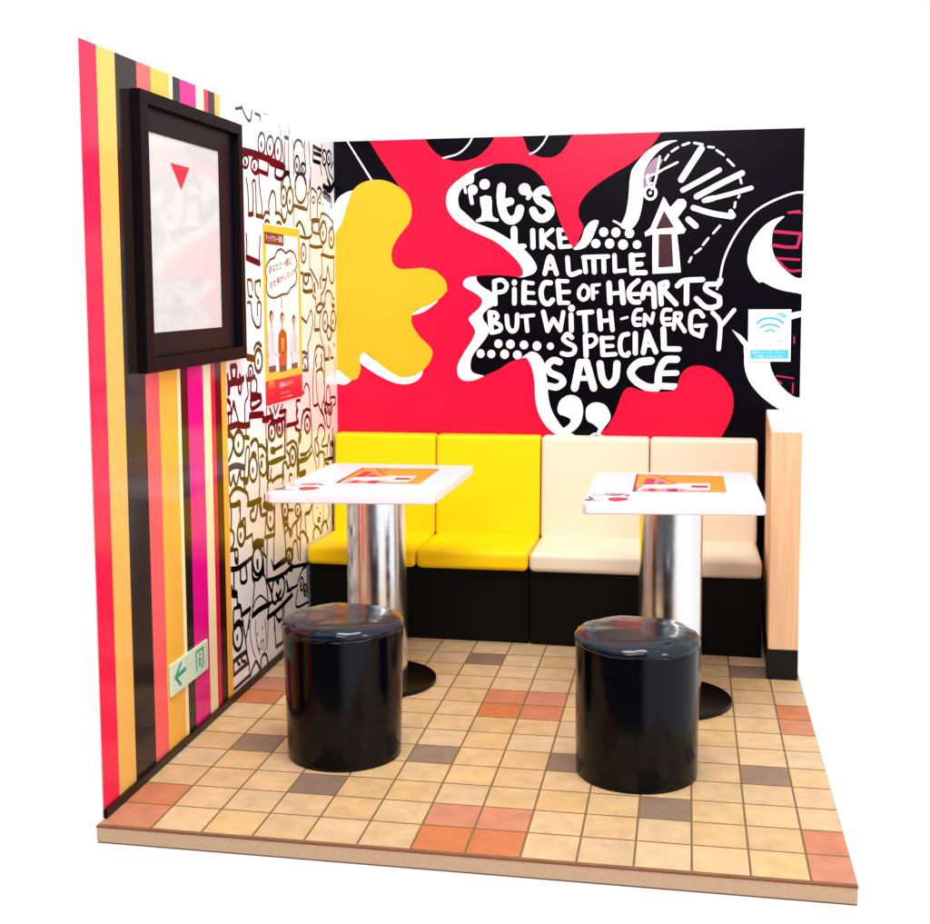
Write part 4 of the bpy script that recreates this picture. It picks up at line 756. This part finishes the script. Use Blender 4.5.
# ------------------------------------------------------------------ recruiting poster
po = empty('poster', (X0+.012, 11.385, 7)); tag(po, 'narrow orange-edged poster with speech bubble and three staff, on the doodle wall', 'poster')
PY, PZ = 11.385, 7.0
box_obj('paper', (0, .02, 9.79-PY, 12.98-PY, 0, 4.8), mat('paper_white', (.92,.92,.92,1), .35), po, bev=.003)
pp = Print(lambda a, b, o: (.02+o, a-PY, b-PZ), Vector((1,0,0)), start=.0015, step=.0015)
def R4(l, a, b, c, d): l.append([Vector((a,c)),Vector((b,c)),Vector((b,d)),Vector((a,d))])
def WP(c, p): 
    q = on_plane(c[0]+p[0]/c[2], c[1]+p[1]/c[2], 0, X0+.03); return Vector((q.y, q.z))
Kp = (255,225,18.48); Kb = (250,215,8.4); Kc = (250,300,8.4); Kd = (255,370,18.6)
def PP_(l, c, *pts): l.append([WP(c, p) for p in pts])
def text_quad(body, c, bl, br, tr, tl):
    T, (a_, b_, c_, d_) = text_polys(body, 1); Q = [WP(c, p) for p in (bl, br, tr, tl)]; out = []
    for t in T:
        q = []
        for p in t:
            u = (p.x-a_)/(b_-a_); v = (p.y-c_)/(d_-c_); q.append(Q[0]*(1-u)*(1-v)+Q[1]*u*(1-v)+Q[2]*u*v+Q[3]*(1-u)*v)
        out.append(q)
    return out
l = pp.layer(mat('poster_orange', lin(252,190,50), .35, var=.03))
a, b, c, d = 9.81, 12.96, 7.02, 11.78
zr = (WP(Kc, (120,685)).y+WP(Kc, (430,625)).y)/2; zo = (WP(Kc, (120,610)).y+WP(Kc, (425,570)).y)/2
R4(l, a, a+.26, zr, d); R4(l, b-.2, b, zr, d); R4(l, a, b, 11.55, d); R4(l, a, b, zr, zo)
l = pp.layer(mat('poster_red', lin(232,22,52), .35, var=.05)); R4(l, a, b, c, zr)
l = pp.layer(mat('poster_maroon', lin(92,28,30), .35, var=.1)); PP_(l, Kp, (168,345), (525,392), (525,182), (168,118))
pw = pp.layer(mat('poster_text_white', (.9,.88,.9,1), .35)); pw += text_quad('マッククルー募集', Kp, (190,290), (500,332), (500,215), (190,170))
pb = pp.layer(mat('poster_ink', lin(58,30,40), .35))
bub = smooth_pts([WP(Kb, p) for p in ((205,355),(225,305),(255,287),(285,305),(297,322),(330,300),(362,315),(385,360),(392,420),(380,465),(392,520),(378,580),(340,615),(318,655),(290,665),(265,668),(225,690),(180,695),(145,660),(135,600),(140,540),(128,480),(140,420),(170,375))], True, 3)
pb.extend(ribbon(bub+[bub[0]], .06)); pb.extend(ribbon([WP(Kb, (262,670)), WP(Kb, (265,780))], .05))
pb += text_quad('あなたと一緒に', Kb, (158,500), (345,415), (345,345), (158,425))
pb += text_quad('お仕事がしたい!!', Kb, (165,625), (372,500), (372,440), (165,560))
pw2 = pp.layer(MATS['poster_text_white'])
pw2 += text_quad('詳細はコチラ', Kd, (450,335), (690,265), (690,190), (450,235)); pw2 += text_quad('マクドナルド クルー', Kd, (470,455), (650,410), (650,385), (470,425)); pw2 += text_quad('アルバイト募集中', Kd, (470,530), (690,480), (690,455), (470,505))
pm = pp.layer(mat('poster_gold', lin(250,150,40), .35))
for q in ([(250,335),(258,260),(275,235),(292,260),(298,330)], [(298,330),(305,255),(322,225),(340,250),(348,320)]):
    pm.extend(ribbon(smooth_pts([WP(Kd, p) for p in q], False, 4), .07))
pm += text_quad('クルー', Kd, (255,470), (345,450), (345,400), (255,420))
skin = mat('poster_skin', lin(232,170,160), .35, var=.1); hair = mat('poster_hair', lin(66,34,38), .35); shirt = mat('poster_shirt', lin(226,218,238), .35, var=.1)
apr = mat('poster_apron', lin(176,60,26), .35, var=.3); trs = mat('poster_trousers', lin(92,50,50), .35, var=.15)
lh = pp.layer(hair); ls = pp.layer(shirt); la = pp.layer(apr); lt = pp.layer(trs); lf = pp.layer(skin); lx = pp.layer(hair); lc = pp.layer(MATS['poster_gold'])
def person_print(x, yt, yb, col, w):
    """x: centre, yt/yb: crown and hem in the poster crop"""
    T = WP(Kc, (x, yt)); B = WP(Kc, (x, yb)); h = T.y-B.y
    f = lambda y, z: Vector((T.x+y*w, T.y-z*h))
    lh.append(disc(f(0,.1), .2*w, 14, .085*h))
    col.append([f(-.4,.95),f(.4,.95),f(.5,.6),f(.44,.38),f(.14,.3),f(-.14,.3),f(-.44,.38),f(-.5,.6)])
    lt.append([f(-.38,1.0),f(.38,1.0),f(.4,.9),f(-.4,.9)])
    lf.append(disc(f(0,.145), .15*w, 14, .07*h)); lf.append([f(-.07,.31),f(.07,.31),f(.06,.2),f(-.06,.2)])
    lf.append(disc(f(-.42,.72), .09*w, 8, .03*h)); lf.append(disc(f(.42,.72), .09*w, 8, .03*h))
    lx.append(disc(f(-.06,.135), .02*w, 6)); lx.append(disc(f(.06,.135), .02*w, 6)); lx.extend(ribbon([f(-.05,.18), f(.05,.18)], .018))
    lx.extend(ribbon([f(0,.36), f(.02,.7)], .02))
person_print(175, 78, 608, ls, .72); person_print(266, 92, 602, la, .74); person_print(364, 116, 575, ls, .68)
lc.append([WP(Kc, p) for p in ((255,320),(280,320),(275,430),(262,430))])
pp.build('poster_print', po)

# ------------------------------------------------------------------ exit sign on the side wall
ex = empty('exit_sign', (X0+.01, 4.4, 1.33)); tag(ex, 'small pale green exit sign with arrow, low on the striped wall', 'sign')
box_obj('sign_plate', (0, .05, 3.35-4.4, 5.43-4.4, 0, .7), mat('sign_pale', lin(206,226,196), .35, var=.08), ex, bev=.012)
xp = Print(lambda a, b, o: (.05+o, a-4.4, b-1.33), Vector((1,0,0)), start=.0015, step=.0015)
Kx = (155,630,12.31)
def WX(x, y): q = on_plane(155+x/12.31, 630+y/12.31, 0, X0+.06); return Vector((q.y, q.z))
l = xp.layer(mat('sign_green', lin(36,150,128), .4))
l.extend(ribbon([WX(318,412), WX(252,585), WX(318,665)], .085)); l.extend(ribbon([WX(262,580), WX(372,478)], .1))
xp.build('arrow_symbol', ex)
xp = Print(lambda a, b, o: (.05+o, a-4.4, b-1.33), Vector((1,0,0)), start=.0015, step=.0015); l = xp.layer(MATS['sign_green'])
yb = [4.72, 5.12]; 
l.append([Vector(p) for p in ((4.7,1.47),(4.76,1.47),(4.76,1.93),(4.7,1.93))]); l.append([Vector(p) for p in ((5.1,1.5),(5.16,1.5),(5.16,1.93),(5.1,1.93))]); l.append([Vector(p) for p in ((4.7,1.89),(5.16,1.89),(5.16,1.94),(4.7,1.94))])
l.append(disc((4.95,1.81), .04, 12)); l.extend(ribbon([Vector((4.93,1.74)),Vector((4.92,1.63)),Vector((4.84,1.55))], .05)); l.extend(ribbon([Vector((4.92,1.63)),Vector((5.0,1.56)),Vector((5.05,1.48))], .045)); l.extend(ribbon([Vector((4.85,1.68)),Vector((4.93,1.73)),Vector((5.02,1.66))], .035))
xp.build('door_symbol', ex)

# ------------------------------------------------------------------ wireless sign on the mural
wf = empty('wifi_sign', (13.2, DB-.05, 7.86)); tag(wf, 'small white card with blue wireless symbol at the right edge of the mural', 'sign')
box_obj('card', (-.61, .62, .0, .015, 0, 1.54), mat('card_white', (.92,.92,.92,1), .35), wf, bev=.003)
wp = Print(lambda a, b, o: (a-13.2, -o, b-7.86), Vector((0,-1,0)), start=.0015, step=.0015)
Kw = (740,300,13.2)
def WW(x, y): q = on_plane(740+x/13.2, 300+y/13.2, 1, DB-.05); return Vector((q.x, q.z))
M_bl = mat('card_blue', lin(84,176,226), .4, var=.06); M_cy = mat('card_cyan', lin(70,190,232), .4, var=.08); M_gr = mat('card_grey', lin(160,168,188), .4)
l = wp.layer(M_bl)
for q, w in (([(225,303),(300,255),(395,240),(490,255),(570,303)],.07),([(275,362),(330,332),(395,325),(460,332),(515,362)],.062),([(335,418),(365,400),(393,395),(425,400),(452,418)],.055)):
    l.extend(ribbon(smooth_pts([WW(*p) for p in q], False, 5), w))
l = wp.layer(M_cy); l.append(smooth_pts([WW(*p) for p in ((480,195),(515,170),(580,180),(618,205),(600,232),(540,222))], True, 4))
l.append([WW(135,662), WW(640,658), WW(640,775), WW(135,775)])
l = wp.layer(M_stw if False else MATS['card_white']); l += text_fit('Wi-Fi', WW(500,0).x, WW(600,0).x, WW(0,214).y, WW(0,186).y)
l += text_fit('無料でインターネット', WW(170,0).x, WW(605,0).x, WW(0,710).y, WW(0,680).y); l += text_fit('ご利用いただけます', WW(190,0).x, WW(585,0).x, WW(0,758).y, WW(0,730).y)
l = wp.layer(M_gr)
l.extend(ribbon([WW(215,547), WW(415,547)], .018)); l.extend(ribbon([WW(452,547), WW(575,547)], .018)); l.extend(ribbon([WW(390,465), WW(390,485)], .018))
for x in (218, 390, 405, 513): l.append(disc(WW(x, 604), .025, 8))
l.extend(ribbon([WW(573,590), WW(573,615)], .016)); l.extend(ribbon([WW(200,612), WW(235,612)], .014)); l.extend(ribbon([WW(545,540), WW(560,532)], .02))
l.extend(ribbon([WW(612,152), WW(630,154)], .014))
wp.build('card_print', wf)

# marks and trims belong to the part they sit on
SUB = {'seam':'seat','triangle_mark':'screen','mural_print':'panel','stripe_print':'panel','doodle_print':'panel','printed_motif':'tabletop','card_print':'card','poster_print':'paper','arrow_symbol':'sign_plate','door_symbol':'sign_plate'}
for o in list(COL.objects):
    k = SUB.get(o.name.split('.')[0])
    if k and o.parent:
        for c in o.parent.children:
            if c.name.split('.')[0] == k: o.parent = c; break

# ------------------------------------------------------------------ light: a bright room, white behind the model, dim behind the camera
w = bpy.data.worlds.new('World'); scene.world = w; w.use_nodes = True
nt = w.node_tree; N, L = nt.nodes.new, nt.links.new; bg = nt.nodes['Background']
tc = N('ShaderNodeTexCoord'); sep = N('ShaderNodeSeparateXYZ'); L(tc.outputs['Generated'], sep.inputs[0])
fy = N('ShaderNodeMapRange'); fy.interpolation_type = 'SMOOTHSTEP'; fy.inputs['From Min'].default_value = -.25; fy.inputs['From Max'].default_value = .12; L(sep.outputs['Y'], fy.inputs['Value'])
fz = N('ShaderNodeMapRange'); fz.interpolation_type = 'SMOOTHSTEP'; fz.inputs['From Min'].default_value = .45; fz.inputs['From Max'].default_value = .85; L(sep.outputs['Z'], fz.inputs['Value'])
mx1 = N('ShaderNodeMix'); mx1.data_type = 'RGBA'; mx1.inputs['A'].default_value = (.1,.1,.115,1); mx1.inputs['B'].default_value = (.95,1.0,1.1,1); L(fz.outputs[0], mx1.inputs['Factor'])
mx2 = N('ShaderNodeMix'); mx2.data_type = 'RGBA'; fx = N('ShaderNodeMapRange'); fx.interpolation_type = 'SMOOTHSTEP'; fx.inputs['From Min'].default_value = .12; fx.inputs['From Max'].default_value = .4; L(sep.outputs['X'], fx.inputs['Value'])
mx0 = N('ShaderNodeMix'); mx0.data_type = 'RGBA'; mx0.inputs['B'].default_value = (1.1,1.1,1.15,1); L(fx.outputs[0], mx0.inputs['Factor']); L(mx1.outputs['Result'], mx0.inputs['A']); L(mx0.outputs['Result'], mx2.inputs['A']); mx2.inputs['B'].default_value = (1.02,1.02,1.02,1); L(fy.outputs[0], mx2.inputs['Factor'])
L(mx2.outputs['Result'], bg.inputs['Color']); bg.inputs['Strength'].default_value = 1.0
def area(name, loc, target, sx, sy, e, col=(1,1,1)):
    d = bpy.data.lights.new(name, 'AREA'); d.shape = 'RECTANGLE'; d.size = sx; d.size_y = sy; d.energy = e; d.color = col
    o = bpy.data.objects.new(name, d); COL.objects.link(o); o.location = loc
    o.rotation_euler = (Vector(target)-Vector(loc)).to_track_quat('-Z', 'Y').to_euler(); return o
area('ceiling_lamp', (9, -3, 30), (7, 8, 3), 16, 12, 8500, (1, .98, .95))
area('window_lamp', (34, -14, 12), (7, 8, 6), 6, 16, 2500, (1, .99, .97))
area('front_lamp', (8, -34, 26), (7, 8, 6), 14, 10, 4000, (1, .98, .96))
scene.view_settings.view_transform = 'Standard'; scene.view_settings.look = 'None'; scene.view_settings.exposure = 0; scene.view_settings.gamma = 1
scene.render.engine = 'CYCLES'; scene.cycles.max_bounces = 8
scene.render.resolution_x = 1024; scene.render.resolution_y = 1017
